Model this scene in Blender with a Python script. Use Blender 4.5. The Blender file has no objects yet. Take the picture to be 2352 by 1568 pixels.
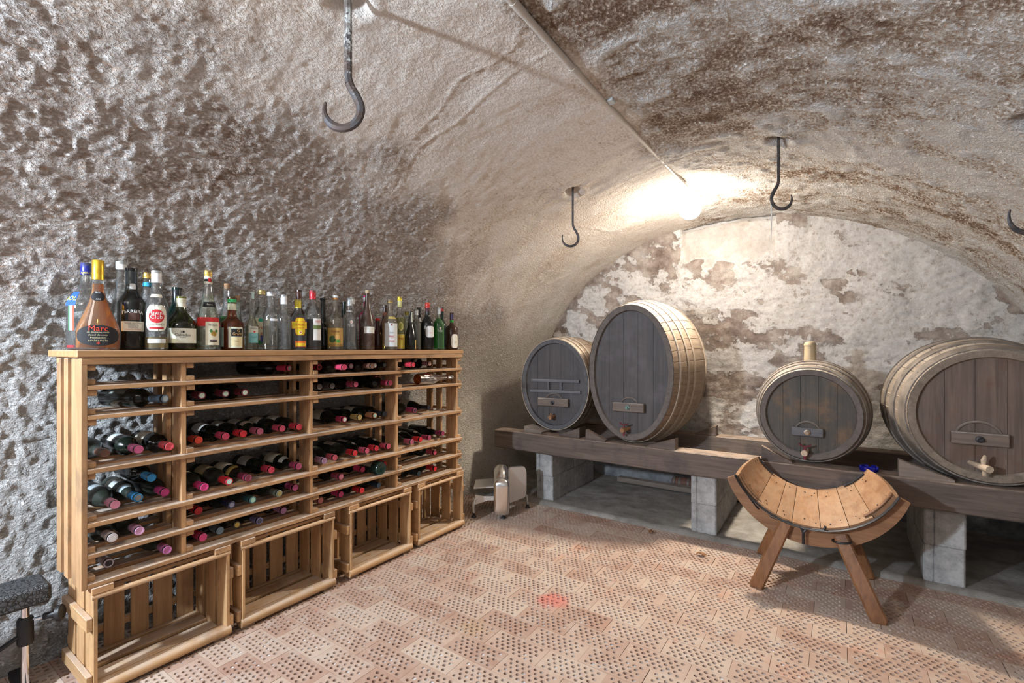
import bpy, bmesh, math, random
import numpy as np
from mathutils import Vector, Matrix, Euler
random.seed(7)
S = bpy.context.scene
COL = S.collection
PI = math.pi

# ---------------------------------------------------------------- photograph calibration (eye height 1.2 m, 2352x1568 frame)
F, CX, HY, EYE = 1092.0, 1176.0, 803.0, 1.2
def ray(px, py):
    l = (px-CX)/F
    return (0.824*l-0.566, 0.566*l+0.824, (HY-py)/F)
def on_x(px, py, X):
    r = ray(px, py); d = X/r[0]; return Vector((X, r[1]*d, EYE+r[2]*d))
def on_y(px, py, Y):
    r = ray(px, py); d = Y/r[1]; return Vector((r[0]*d, Y, EYE+r[2]*d))
def on_z(px, py, z):
    r = ray(px, py); d = (z-EYE)/r[2]; return Vector((r[0]*d, r[1]*d, z))
def depth(p): return -0.566*p[0]+0.824*p[1]

# ---------------------------------------------------------------- mesh helpers
class MB:
    def __init__(s): s.v = []; s.f = []
    def add(s, v, f):
        o = len(s.v); s.v += [tuple(p) for p in v]; s.f += [tuple(i+o for i in q) for q in f]; return s
    def box(s, x0, x1, y0, y1, z0, z1, b=0.0015):
        b = min(b, abs(x1-x0)/3, abs(y1-y0)/3, abs(z1-z0)/3)
        return s.add(*cbox(x0, x1, y0, y1, z0, z1, b))
    def lathe(s, prof, n=24, c=(0, 0, 0), sx=1, sy=1, closed=False):
        v = []; f = []
        for r, z in prof:
            for k in range(n):
                a = 2*PI*k/n; v.append((c[0]+r*math.cos(a)*sx, c[1]+r*math.sin(a)*sy, c[2]+z))
        m = len(prof)
        for i in range(m-1 if not closed else m):
            for k in range(n):
                k2 = (k+1) % n; j = (i+1) % m
                f.append((i*n+k, i*n+k2, j*n+k2, j*n+k))
        if not closed:
            if prof[0][0] > 1e-6: f.append(tuple(range(n-1, -1, -1)))
            if prof[-1][0] > 1e-6: f.append(tuple((m-1)*n+k for k in range(n)))
        return s.add(v, f)
    def tube(s, pts, rad, n=10, flat=1.0, cap=True):
        pts = [Vector(p) for p in pts]; m = len(pts)
        if not hasattr(rad, '__len__'): rad = [rad]*m
        v = []; f = []; up = None
        for i, p in enumerate(pts):
            t = (pts[min(i+1, m-1)]-pts[max(i-1, 0)]).normalized()
            if up is None:
                up = Vector((0, 0, 1)) if abs(t.z) < .9 else Vector((0, 1, 0))
            sd = t.cross(up).normalized(); up = sd.cross(t).normalized()
            for k in range(n):
                a = 2*PI*k/n; v.append(p+sd*math.cos(a)*rad[i]+up*math.sin(a)*rad[i]*flat)
        for i in range(m-1):
            for k in range(n):
                k2 = (k+1) % n; f.append((i*n+k, i*n+k2, (i+1)*n+k2, (i+1)*n+k))
        if cap:
            f.append(tuple(range(n-1, -1, -1))); f.append(tuple((m-1)*n+k for k in range(n)))
        return s.add(v, f)
    def prism(s, poly, a, b, axis='z'):
        def P(u, w, t): return {'z': (u, w, t), 'y': (u, t, w), 'x': (t, u, w)}[axis]
        n = len(poly); v = [P(u, w, a) for u, w in poly]+[P(u, w, b) for u, w in poly]
        f = [tuple(range(n-1, -1, -1)), tuple(range(n, 2*n))]
        f += [(i, (i+1) % n, n+(i+1) % n, n+i) for i in range(n)]
        return s.add(v, f)
    def tr(s, M):
        s.v = [tuple(M @ Vector(p)) for p in s.v]; return s
    def mesh(s, name, smooth=False, ang=35):
        me = bpy.data.meshes.new(name); me.from_pydata(s.v, [], s.f)
        bm = bmesh.new(); bm.from_mesh(me); bmesh.ops.recalc_face_normals(bm, faces=bm.faces); bm.to_mesh(me); bm.free()
        if smooth:
            me.polygons.foreach_set('use_smooth', [True]*len(me.polygons))
            me.set_sharp_from_angle(angle=math.radians(ang))
        me.update(); return me

def cbox(x0, x1, y0, y1, z0, z1, b):
    v = []; X = (x0, x1); Y = (y0, y1); Z = (z0, z1); idx = {}
    def sg(i): return 1 if i == 0 else -1
    for i in (0, 1):
        for j in (0, 1):
            for k in (0, 1):
                p = (X[i], Y[j], Z[k])
                for ax in range(3):   # vertex lying on the face normal to ax
                    q = [p[0]+sg(i)*b, p[1]+sg(j)*b, p[2]+sg(k)*b]; q[ax] = p[ax]
                    idx[(i, j, k, ax)] = len(v); v.append(tuple(q))
    f = []
    for ax in range(3):
        o = [a for a in range(3) if a != ax]
        for s in (0, 1):
            q = []
            for a, c in ((0, 0), (1, 0), (1, 1), (0, 1)):
                t = [0, 0, 0]; t[ax] = s; t[o[0]] = a; t[o[1]] = c; q.append(idx[(*t, ax)])
            f.append(tuple(q))
        for a in (0, 1):
            for c in (0, 1):
                t0 = [0, 0, 0]; t0[o[0]] = a; t0[o[1]] = c; t1 = list(t0); t1[ax] = 1
                f.append((idx[(*t0, o[0])], idx[(*t1, o[0])], idx[(*t1, o[1])], idx[(*t0, o[1])]))
    for i in (0, 1):
        for j in (0, 1):
            for k in (0, 1):
                f.append(tuple(idx[(i, j, k, a)] for a in range(3)))
    return v, f

def obj(name, mb, mat, parent=None, smooth=False, loc=None, world=True, label=None, ang=35):
    """one mesh object; with a parent, world=True means the mesh was built in world coordinates"""
    if isinstance(mb, MB):
        if parent is not None and world:
            Mi = parent_matrix(parent).inverted(); mb.tr(Mi)
        elif parent is None and loc is None and world and mb.v:
            a = np.array(mb.v); c = Vector(((a[:, 0].min()+a[:, 0].max())/2, (a[:, 1].min()+a[:, 1].max())/2, a[:, 2].min()))
            mb.tr(Matrix.Translation(-c)); loc = c
        me = mb.mesh(name, smooth, ang)
    else: me = mb
    if mat is not None and not me.materials: me.materials.append(mat)
    o = bpy.data.objects.new(name, me); COL.objects.link(o)
    if parent is not None: o.parent = parent
    if loc is not None: o.location = loc
    if label: o['label'] = label
    return o
def parent_matrix(p):
    M = Matrix.LocRotScale(p.location, p.rotation_euler, p.scale)
    return parent_matrix(p.parent) @ M if p.parent else M
def thing(name, label, cat, loc=(0, 0, 0), rz=0, group=None, rot=None):
    o = bpy.data.objects.new(name, None); COL.objects.link(o); o.empty_display_size = .05
    o.location = loc; o.rotation_euler = rot if rot else (0, 0, rz)
    return tag(o, label, cat, group)
def tag(o, label, cat, group=None):
    o['label'] = label; o['category'] = cat
    if group: o['group'] = group
    return o
def struct(name, mb, mat, smooth=False):
    o = obj(name, mb, mat, smooth=smooth, world=False); o['kind'] = 'structure'; return o
def copy_tree(o, parent=None):
    c = o.copy(); COL.objects.link(c)
    if parent: c.parent = parent
    for ch in list(o.children): copy_tree(ch, c)
    return c

# ---------------------------------------------------------------- materials
class Mat:
    def __init__(s, name):
        s.m = bpy.data.materials.new(name); s.m.use_nodes = True; s.t = s.m.node_tree; s.n = s.t.nodes; s.l = s.t.links
        s.b = s.n['Principled BSDF']; s.out = s.n['Material Output']
    def node(s, ty, **kw):
        n = s.n.new(ty)
        for k, v in kw.items():
            if k.startswith('i_'):
                key = k[2:].replace('_', ' ')
                n.inputs[int(key) if key.isdigit() else key].default_value = v
            else: setattr(n, k, v)
        return n
    def link(s, a, b): s.l.new(a, b)
    def coord(s, scale=(1, 1, 1), loc=(0, 0, 0), kind='Object', rot=(0, 0, 0)):
        t = s.node('ShaderNodeTexCoord'); m = s.node('ShaderNodeMapping'); s.link(t.outputs[kind], m.inputs[0])
        m.inputs['Scale'].default_value = scale; m.inputs['Location'].default_value = loc; m.inputs['Rotation'].default_value = rot
        return m.outputs[0]
    def noise(s, vec, scale, detail=4, rough=.55, dist=0.0):
        n = s.node('ShaderNodeTexNoise'); s.link(vec, n.inputs['Vector'])
        n.inputs['Scale'].default_value = scale; n.inputs['Detail'].default_value = detail
        n.inputs['Roughness'].default_value = rough; n.inputs['Distortion'].default_value = dist
        return n.outputs['Fac']
    def ramp(s, fac, stops, interp='LINEAR'):
        r = s.node('ShaderNodeValToRGB'); s.link(fac, r.inputs[0]); r.color_ramp.interpolation = interp
        e = r.color_ramp.elements
        while len(e) < len(stops): e.new(.5)
        for q, (p, c) in zip(e, stops):
            q.position = p; q.color = (*c, 1) if hasattr(c, '__len__') else (c, c, c, 1)
        return r.outputs[0]
    def mix(s, fac, a, b, mode='MIX'):
        n = s.node('ShaderNodeMix', data_type='RGBA', blend_type=mode)
        for i, x in ((0, fac), (6, a), (7, b)):
            if hasattr(x, 'is_linked'): s.link(x, n.inputs[i])
            elif hasattr(x, '__len__'): n.inputs[i].default_value = (*x, 1)
            else: n.inputs[i].default_value = x
        return n.outputs[2]
    def math(s, op, a, b=0.0, clamp=False):
        n = s.node('ShaderNodeMath', operation=op, use_clamp=clamp)
        for i, x in ((0, a), (1, b)):
            if hasattr(x, 'is_linked'): s.link(x, n.inputs[i])
            else: n.inputs[i].default_value = x
        return n.outputs[0]
    def bump(s, h, strength=.5, dist=.01, prev=None):
        n = s.node('ShaderNodeBump'); s.link(h, n.inputs['Height'])
        n.inputs['Strength'].default_value = strength; n.inputs['Distance'].default_value = dist
        if prev: s.link(prev, n.inputs['Normal'])
        return n.outputs[0]
    def sep(s, vec):
        n = s.node('ShaderNodeSeparateXYZ'); s.link(vec, n.inputs[0]); return n.outputs
    def upness(s):
        g = s.node('ShaderNodeNewGeometry'); return s.sep(g.outputs['Normal'])[2]
    def step(s, x, a, b):
        n = s.node('ShaderNodeMapRange', interpolation_type='SMOOTHSTEP'); s.link(x, n.inputs[0])
        n.inputs[1].default_value = a; n.inputs[2].default_value = b; return n.outputs[0]
    def fin(s, col=None, rough=.6, metal=0, normal=None, spec=None):
        B = s.b.inputs
        if col is not None:
            if hasattr(col, 'is_linked'): s.link(col, B['Base Color'])
            else: B['Base Color'].default_value = (*col, 1)
        if hasattr(rough, 'is_linked'): s.link(rough, B['Roughness'])
        else: B['Roughness'].default_value = rough
        B['Metallic'].default_value = metal
        if normal is not None: s.link(normal, B['Normal'])
        if spec is not None: B['Specular IOR Level'].default_value = spec
        return s.m

def plain(name, c, rough=.5, metal=0, var=.12, scale=30, spec=None):
    m = Mat(name); v = m.coord(); n = m.noise(v, scale, 4)
    col = m.ramp(n, [(.3, tuple(x*(1-var) for x in c)), (.7, tuple(min(1, x*(1+var)) for x in c))])
    return m.fin(col, rough, metal, spec=spec)

def wood(name, light, dark, grain='y', rough=.65, dust=0.0, dustc=(.62, .57, .52), stain=.0, stainc=(.1, .07, .05), freq=1.0, rnd=.25, bumps=.25):
    m = Mat(name)
    st = {'x': (1.2, 22, 22), 'y': (22, 1.2, 22), 'z': (22, 22, 1.2)}[grain]
    oi = m.node('ShaderNodeObjectInfo')
    off = m.node('ShaderNodeVectorMath', operation='ADD'); t = m.node('ShaderNodeTexCoord')
    cmb = m.node('ShaderNodeCombineXYZ'); r13 = m.math('MULTIPLY', oi.outputs['Random'], 13.0)
    for i in range(3): m.link(r13, cmb.inputs[i])
    m.link(t.outputs['Object'], off.inputs[0]); m.link(cmb.outputs[0], off.inputs[1])
    mp = m.node('ShaderNodeMapping'); m.link(off.outputs[0], mp.inputs[0]); mp.inputs['Scale'].default_value = [x*freq for x in st]
    g1 = m.noise(mp.outputs[0], 2.2, 6, .6, .6); g2 = m.noise(mp.outputs[0], 9, 3, .6)
    blot = m.noise(off.outputs[0], 7, 4, .6)
    fac = m.math('ADD', m.math('MULTIPLY', g1, .7), m.math('MULTIPLY', g2, .3))
    c = m.ramp(fac, [(.33, dark), (.62, light)])
    c = m.mix(m.math('MULTIPLY', m.step(blot, .45, .7), .35), c, tuple(x*.62 for x in light))
    hv = m.node('ShaderNodeHueSaturation'); m.link(c, hv.inputs['Color'])
    m.link(m.math('ADD', m.math('MULTIPLY', oi.outputs['Random'], rnd*2), 1-rnd), hv.inputs['Value']); c = hv.outputs[0]
    if stain: c = m.mix(m.math('MULTIPLY', m.step(m.noise(off.outputs[0], 5, 5, .65), .5, .68), stain), c, stainc)
    if dust:
        dn = m.noise(off.outputs[0], 14, 5, .6)
        k = m.math('MULTIPLY', m.step(m.upness(), .15, .85), m.math('MULTIPLY', m.step(dn, .25, .6), dust))
        c = m.mix(k, c, dustc)
    return m.fin(c, rough, 0, m.bump(fac, bumps, .004))

M = {}
PL, PD = (.56, .335, .165), (.35, .18, .078)
for g in 'xyz': M['pine_'+g] = wood('pine_'+g, PL, PD, g, dust=.6, stain=.45, rnd=.16)
for g in 'xyz': M['crate_'+g] = wood('crate_'+g, (.58, .36, .175), (.38, .205, .09), g, dust=.4, stain=.5, stainc=(.16, .09, .05), rnd=.14)
M['oldbeam'] = wood('oldbeam', (.17, .125, .10), (.075, .055, .045), 'x', dust=.5, dustc=(.46, .35, .27), rnd=.1, rough=.7, stain=.6, stainc=(.05, .04, .042), bumps=.5)
M['stave'] = wood('stave', (.30, .225, .16), (.17, .12, .085), 'y', dust=.55, dustc=(.46, .385, .31), stain=.25, stainc=(.16, .10, .065), rnd=.08, rough=.75)
M['rim'] = wood('rim', (.155, .13, .115), (.085, .07, .06), 'y', stain=.3, rnd=.05, rough=.7, dust=.3)
M['rim_blue'] = wood('rim_blue', (.13, .125, .13), (.06, .06, .065), 'y', stain=.2, rnd=.05, rough=.7)
M['stave_dark'] = wood('stave_dark', (.27, .215, .165), (.15, .115, .085), 'y', dust=.75, dustc=(.52, .45, .37), stain=.3, rnd=.05, rough=.75)
M['head_blue'] = wood('head_blue', (.085, .072, .068), (.038, .033, .033), 'z', stain=.35, stainc=(.13, .12, .13), rnd=.03, rough=.6, freq=.6)
M['head_olive'] = wood('head_olive', (.105, .09, .072), (.042, .039, .035), 'z', stain=.55, stainc=(.24, .13, .055), rnd=.03, rough=.65, freq=.6)
M['head_brown'] = wood('head_brown', (.19, .135, .105), (.085, .06, .048), 'z', stain=.5, stainc=(.13, .06, .03), rnd=.03, rough=.65, freq=.6)
M['bar_wood'] = wood('bar_wood', (.19, .145, .115), (.10, .075, .06), 'x', dust=.5, rnd=.1)
M['bar_blue'] = wood('bar_blue', (.15, .15, .16), (.07, .07, .08), 'x', dust=.3, rnd=.1)
M['stoolseat'] = wood('stoolseat', (.37, .20, .10), (.22, .105, .052), 'y', rough=.36, dust=.35, dustc=(.56, .41, .28), stain=.4, stainc=(.20, .085, .04), rnd=.14, freq=.8)
M['stoolleg'] = wood('stoolleg', (.30, .135, .055), (.15, .06, .025), 'z', rough=.42, stain=.4, stainc=(.1, .04, .02), rnd=.12)
M['stoolboard'] = wood('stoolboard', (.33, .165, .08), (.19, .088, .04), 'x', rough=.42, rnd=.1)
M['tapwood'] = wood('tapwood', (.42, .22, .11), (.25, .12, .06), 'y', rnd=.1)
M['tapwood_pale'] = wood('tapwood_pale', (.62, .50, .38), (.42, .31, .21), 'y', rnd=.1)
M['cork'] = plain('cork', (.42, .24, .13), .85, var=.35, scale=220)
M['iron'] = plain('iron', (.045, .043, .045), .45, .6, var=.4, scale=60)
def hook_mat():
    m = Mat('hook_iron'); v = m.coord(); n = m.noise(v, 70, 5, .7); n2 = m.noise(v, 9, 3)
    c = m.ramp(n, [(.35, (.05, .045, .045)), (.55, (.09, .085, .09)), (.68, (.20, .12, .07))])
    return m.fin(c, .55, .35, m.bump(n, .4, .002))
M['hook'] = hook_mat()
def hook_paint():
    m = Mat('hook_flaked'); v = m.coord(); n = m.noise(v, 90, 5, .7); z = m.sep(v)[2]
    k = m.math('ADD', n, m.math('MULTIPLY', z, .9))
    c = m.mix(m.step(k, .36, .42), (.085, .08, .085), (.55, .57, .56))
    rust = m.noise(v, 22, 4); c = m.mix(m.math('MULTIPLY', m.step(rust, .44, .54), .8), c, (.085, .055, .042))
    return m.fin(c, .6, .15, m.bump(n, .4, .002))
M['hookpaint'] = hook_paint()
M['hoop'] = wood('hoop', (.40, .33, .26), (.27, .21, .16), 'x', dust=.7, dustc=(.62, .54, .45), rnd=.1, rough=.7)
M['hoop_iron'] = plain('hoop_iron', (.20, .17, .145), .6, .2, var=.35, scale=18)
M['hoop_dark'] = plain('hoop_dark', (.035, .037, .045), .5, .4, var=.3, scale=30)
M['purple'] = plain('purple_plastic', (.16, .025, .04), .4)
M['verdigris'] = plain('verdigris', (.14, .22, .20), .6, .5)
M['brass'] = plain('brass_old', (.33, .25, .18), .45, .7)
M['alu'] = Mat('aluminium').fin((.78, .78, .77), .22, 1.0)
M['alu_matt'] = Mat('aluminium_matt').fin((.66, .66, .64), .42, .8)
M['blackrub'] = plain('black_rubber', (.015, .015, .017), .5)
M['chrome'] = Mat('chrome').fin((.85, .85, .87), .12, 1.0)
M['conduit'] = plain('conduit_grey', (.60, .56, .50), .45, var=.05)
M['clip'] = plain('clip_grey', (.55, .62, .66), .4)
M['leaf'] = plain('dry_leaf', (.30, .14, .06), .8, var=.4)
M['string'] = plain('string_white', (.8, .78, .72), .8)
M['plaster_bung'] = plain('bung_plastic', (.38, .30, .19), .5, var=.15, scale=14)
M['oldplank'] = wood('oldplank', (.30, .235, .19), (.17, .13, .10), 'x', dust=.4, rnd=.1)

def attr(m, name):
    a = m.node('ShaderNodeAttribute'); a.attribute_name = name
    n = m.node('ShaderNodeSeparateColor'); m.link(a.outputs['Color'], n.inputs[0]); return n.outputs
def plaster():
    """vault and side walls: zone weights and stain fields are stored per vertex, grain comes from noise"""
    m = Mat('vault_plaster'); v = m.coord(); z1 = attr(m, 'zone'); z2 = attr(m, 'stain')
    left, right, low = z1[0], z1[1], z1[2]; st, far, soft = z2[0], z2[1], z2[2]
    grain = m.noise(m.coord((1.25, .85, 1.25)), 72, 5, .62); mid = m.noise(m.coord((1.5, .75, 1.5)), 17, 5, .70)
    fine = m.step(grain, .36, .66)
    mf = m.math('ADD', m.math('MULTIPLY', grain, .72), m.math('MULTIPLY', mid, .28))
    k = m.math('ADD', mf, m.math('MULTIPLY', m.math('SUBTRACT', st, .5), .26))
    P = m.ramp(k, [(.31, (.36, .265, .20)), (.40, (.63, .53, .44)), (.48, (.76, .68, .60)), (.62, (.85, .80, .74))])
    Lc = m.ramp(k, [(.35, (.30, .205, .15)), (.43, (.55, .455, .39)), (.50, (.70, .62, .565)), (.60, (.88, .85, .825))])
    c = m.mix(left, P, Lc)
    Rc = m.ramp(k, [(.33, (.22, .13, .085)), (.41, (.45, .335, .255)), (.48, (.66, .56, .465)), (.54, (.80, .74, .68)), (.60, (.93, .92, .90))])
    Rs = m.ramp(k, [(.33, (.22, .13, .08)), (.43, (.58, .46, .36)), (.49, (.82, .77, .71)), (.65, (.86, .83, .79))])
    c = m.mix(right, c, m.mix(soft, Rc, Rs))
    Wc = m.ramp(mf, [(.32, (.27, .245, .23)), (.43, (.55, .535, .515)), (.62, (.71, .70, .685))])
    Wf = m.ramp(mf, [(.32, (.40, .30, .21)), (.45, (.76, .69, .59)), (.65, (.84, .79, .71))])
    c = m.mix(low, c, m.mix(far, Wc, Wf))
    rgh = m.math('ADD', .25, m.math('MULTIPLY', m.math('MAXIMUM', m.math('MAXIMUM', left, m.math('MULTIPLY', low, .4)), m.math('MULTIPLY', right, .8)), .75))
    hgt = m.math('MULTIPLY', m.math('ADD', fine, m.math('MULTIPLY', mid, .45)), rgh)
    return m.fin(c, .92, 0, m.bump(hgt, 1.0, .0105), spec=.12)
M['plaster'] = plaster()

def endwall():
    m = Mat('end_wall_plaster'); v = m.coord(); z1 = attr(m, 'zone')
    fine = m.noise(v, 30, 8, .72); n2 = m.noise(v, 8, 7, .7)
    k = m.math('ADD', z1[0], m.math('MULTIPLY', m.math('SUBTRACT', m.math('ADD', m.math('MULTIPLY', n2, .65), m.math('MULTIPLY', fine, .35)), .5), 1.35))
    patch = m.step(k, .50, .57)
    W = m.ramp(fine, [(.32, (.42, .35, .30)), (.44, (.69, .64, .595)), (.66, (.84, .815, .79))])
    B = m.ramp(n2, [(.33, (.18, .13, .105)), (.50, (.37, .295, .25)), (.66, (.60, .53, .47))])
    c = m.mix(patch, W, B)
    c = m.mix(m.math('MULTIPLY', z1[1], .75), c, m.ramp(n2, [(.3, (.46, .40, .34)), (.55, (.66, .60, .54)), (.7, (.84, .81, .77))]))
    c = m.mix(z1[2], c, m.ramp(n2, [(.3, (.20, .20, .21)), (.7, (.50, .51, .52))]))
    h = m.math('ADD', m.math('MULTIPLY', fine, .7), m.math('MULTIPLY', patch, -.22))
    return m.fin(c, .92, 0, m.bump(h, 1.0, .024), spec=.12)
M['endwall'] = endwall()

def brick():
    m = Mat('perforated_brick'); v = m.coord()
    a = m.node('ShaderNodeAttribute'); a.attribute_name = 'tint'
    n = m.noise(v, 5, 6, .6); f = m.noise(v, 70, 4, .6)
    c = m.ramp(m.math('ADD', m.math('MULTIPLY', a.outputs['Fac'], .34), m.math('MULTIPLY', n, .66)),
               [(.28, (.37, .23, .17)), (.5, (.455, .325, .255)), (.72, (.52, .41, .33))])
    c = m.mix(m.math('MULTIPLY', m.step(m.noise(v, 11, 5, .6), .5, .66), .5), c, (.52, .44, .375))     # pale wear
    c = m.mix(m.math('MULTIPLY', m.step(m.noise(v, 3.3, 6, .7), .57, .68), .45), c, (.50, .23, .145))   # raw red
    x, y, z = m.sep(v)[:3]
    p = on_z(1272, 1378, 0)
    def blob(p, r):
        dx = m.math('SUBTRACT', x, p.x); dy = m.math('SUBTRACT', y, p.y)
        d = m.math('SQRT', m.math('ADD', m.math('MULTIPLY', dx, dx), m.math('MULTIPLY', dy, dy)))
        return m.step(m.math('ADD', d, m.math('MULTIPLY', m.math('SUBTRACT', m.noise(v, 20, 4), .5), .12)), r, r*.3)
    c = m.mix(m.math('MULTIPLY', blob(p, .10), .6), c, (.58, .11, .085))                               # wine spill
    c = m.mix(m.math('MULTIPLY', blob(on_z(1085, 1440, 0), .09), .35), c, (.42, .27, .12))
    return m.fin(c, .72, 0, m.bump(f, .25, .003), spec=.35)
M['brick'] = brick()
def hole():
    m = Mat('brick_hole_dust'); v = m.coord(); n = m.noise(v, 9, 5, .6)
    c = m.ramp(n, [(.34, (.26, .21, .19)), (.44, (.54, .56, .58)), (.56, (.80, .85, .90))])
    return m.fin(c, .9, spec=.1)
M['hole'] = hole()
def concrete(name, c0, c1, sc=22, bs=.5):
    m = Mat(name); v = m.coord(); n = m.noise(v, sc, 7, .7); b = m.noise(v, 4, 5, .6); f = m.noise(v, 110, 3, .7)
    c = m.ramp(m.math('ADD', m.math('MULTIPLY', n, .55), m.math('MULTIPLY', b, .45)), [(.34, c0), (.62, c1)])
    return m.fin(c, .92, 0, m.bump(m.math('ADD', n, m.math('MULTIPLY', f, .5)), bs, .008), spec=.15)
M['slab'] = concrete('slab_concrete', (.17, .15, .13), (.40, .375, .34), 9)
M['block'] = concrete('block_concrete', (.25, .25, .245), (.56, .555, .54), 30, 1.0)
M['grout'] = plain('brick_bed', (.20, .13, .10), .95)
def emit(name, c, s):
    m = Mat(name); m.b.inputs['Base Color'].default_value = (*c, 1)
    m.b.inputs['Emission Color'].default_value = (*c, 1); m.b.inputs['Emission Strength'].default_value = s; return m.m

def glass(name, c, dens=.0, rough=.03, op=0.0):
    """bottle wall: tinted see-through with Fresnel gloss; op adds body colour for murky glass"""
    m = Mat(name); tr = m.node('ShaderNodeBsdfTransparent'); gl = m.node('ShaderNodeBsdfGlossy'); gl.inputs['Roughness'].default_value = rough
    lw = m.node('ShaderNodeLayerWeight'); lw.inputs['Blend'].default_value = .25
    c0 = c; c = tuple(x**.5 for x in c)
    tint = m.mix(m.math('POWER', lw.outputs['Facing'], 2.2), c, tuple(x*(.55-dens*.4) for x in c)); m.link(tint, tr.inputs[0])
    fr = m.node('ShaderNodeFresnel'); fr.inputs['IOR'].default_value = 1.5
    ms = m.node('ShaderNodeMixShader'); m.link(m.math('ADD', m.math('MULTIPLY', fr.outputs[0], .75), .03), ms.inputs[0])
    src = tr.outputs[0]
    if op:
        df = m.node('ShaderNodeBsdfDiffuse'); df.inputs[0].default_value = (*c0, 1); m2 = m.node('ShaderNodeMixShader'); m2.inputs[0].default_value = op
        m.link(tr.outputs[0], m2.inputs[1]); m.link(df.outputs[0], m2.inputs[2]); src = m2.outputs[0]
    m.link(src, ms.inputs[1]); m.link(gl.outputs[0], ms.inputs[2]); m.link(ms.outputs[0], m.out.inputs[0]); return m.m
GL = {'clear': glass('glass_clear', (.94, .965, .96), -.45, .03, .045), 'palegreen': glass('glass_palegreen', (.80, .92, .80), -.3, .03, .05),
      'grey': glass('glass_grey', (.60, .62, .56), .3, .08, .15), 'brown': glass('glass_brown', (.40, .09, .02), .3, .04, .15),
      'olive': glass('glass_olive', (.34, .38, .05), .3, .04, .02), 'smoke': glass('glass_smoke', (.72, .66, .55), .2, .05, .12)}
def opaque_glass(name, c, rough=.12, dusty=.12):
    m = Mat(name); v = m.coord(); n = m.noise(v, 25, 5, .6)
    col = m.mix(m.math('MULTIPLY', m.step(n, .45, .75), dusty), c, (.30, .31, .30))
    m.fin(col, m.math('ADD', rough, m.math('MULTIPLY', n, .18)), 0, spec=.55); return m.m
GL['black'] = opaque_glass('glass_black', (.008, .009, .008), .1, .05)
GL['wine'] = opaque_glass('glass_wine_green', (.008, .013, .009), .10, .10)
GL['winedusty'] = opaque_glass('glass_wine_dusty', (.018, .024, .018), .28, .38)
GL['darkgreen'] = opaque_glass('glass_dark_green', (.006, .028, .022), .1, .05)
GL['darkbrown'] = opaque_glass('glass_dark_brown', (.040, .013, .006), .1, .05)
GL['winebrown'] = opaque_glass('glass_wine_brown', (.075, .042, .028), .18, .2)
GL['pink'] = opaque_glass('glass_pink', (.75, .01, .22), .15, .0)
GL['ashblue'] = glass('glass_cobalt', (.015, .02, .55), .2, .03, .35)
LQ = {}
def liquid(c, op=.45):
    k = tuple(c)+(op,)
    if k not in LQ:
        m = Mat('liquid_%d' % len(LQ)); tr = m.node('ShaderNodeBsdfTransparent'); tr.inputs[0].default_value = (*[x**.5 for x in c], 1)
        df = m.node('ShaderNodeBsdfDiffuse'); df.inputs[0].default_value = (*c, 1); ms = m.node('ShaderNodeMixShader'); ms.inputs[0].default_value = op
        m.link(tr.outputs[0], ms.inputs[1]); m.link(df.outputs[0], ms.inputs[2]); m.link(ms.outputs[0], m.out.inputs[0]); LQ[k] = m.m
    return LQ[k]
FLAT = {}
def flat(c, rough=.5, metal=0):
    k = tuple(c)+(rough, metal)
    if k not in FLAT: FLAT[k] = plain('paint_%d' % len(FLAT), c, rough, metal, var=.06, scale=60)
    return FLAT[k]
PAPER = lambda c: flat(c, .75)

# ---------------------------------------------------------------- numpy noise for real relief
def _hash(ix, iy, iz, seed):
    h = (ix.astype(np.int64)*374761393+iy.astype(np.int64)*668265263+iz.astype(np.int64)*1274126177+seed*1013904223) & 0xffffffff
    h = ((h ^ (h >> 13))*1103515245) & 0xffffffff; h = ((h ^ (h >> 15))*2246822519) & 0xffffffff
    return ((h ^ (h >> 16)) & 0xffff)/65535.0
def vnoise(p, seed=0):
    i = np.floor(p); f = p-i; f = f*f*f*(f*(f*6-15)+10); i = i.astype(np.int64); r = 0
    for a in (0, 1):
        for b in (0, 1):
            for c in (0, 1):
                w = (f[:, 0] if a else 1-f[:, 0])*(f[:, 1] if b else 1-f[:, 1])*(f[:, 2] if c else 1-f[:, 2])
                r = r+w*_hash(i[:, 0]+a, i[:, 1]+b, i[:, 2]+c, seed)
    return r*2-1
def fbm(p, sc, oct=3, seed=0, gain=.5):
    r = 0; a = 1
    for o in range(oct): r = r+a*vnoise(p*sc*(2**o), seed+o); a *= gain
    return r
def sstep(x, a, b):
    t = np.clip((x-a)/(b-a), 0, 1); return t*t*(3-2*t)

def grid_mesh(name, V, nu, nv, mat, sel=None, attrs=None):
    q = []
    idx = np.arange(nu*nv).reshape(nu, nv)
    a = np.stack([idx[:-1, :-1], idx[1:, :-1], idx[1:, 1:], idx[:-1, 1:]], -1)
    if sel is not None: a = a[sel[0]:sel[1]]
    q = a.reshape(-1, 4)
    used, inv = np.unique(q, return_inverse=True); q = inv.reshape(-1, 4); V = V[used]
    me = bpy.data.meshes.new(name); me.vertices.add(len(V)); me.vertices.foreach_set('co', V.astype(np.float32).ravel())
    me.loops.add(q.size); me.loops.foreach_set('vertex_index', q.astype(np.int32).ravel())
    me.polygons.add(len(q)); me.polygons.foreach_set('loop_start', np.arange(0, q.size, 4, dtype=np.int32))
    me.polygons.foreach_set('use_smooth', np.ones(len(q), bool)); me.update(calc_edges=True); me.validate()
    for an, cols in (attrs or {}).items():
        A = np.ones((len(V), 4), np.float32); A[:, :3] = np.stack(cols, 1)[used]
        at = me.attributes.new(an, 'FLOAT_COLOR', 'POINT'); at.data.foreach_set('color', A.ravel())
    me.materials.append(mat); o = bpy.data.objects.new(name, me); COL.objects.link(o); o['kind'] = 'structure'; return o

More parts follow.
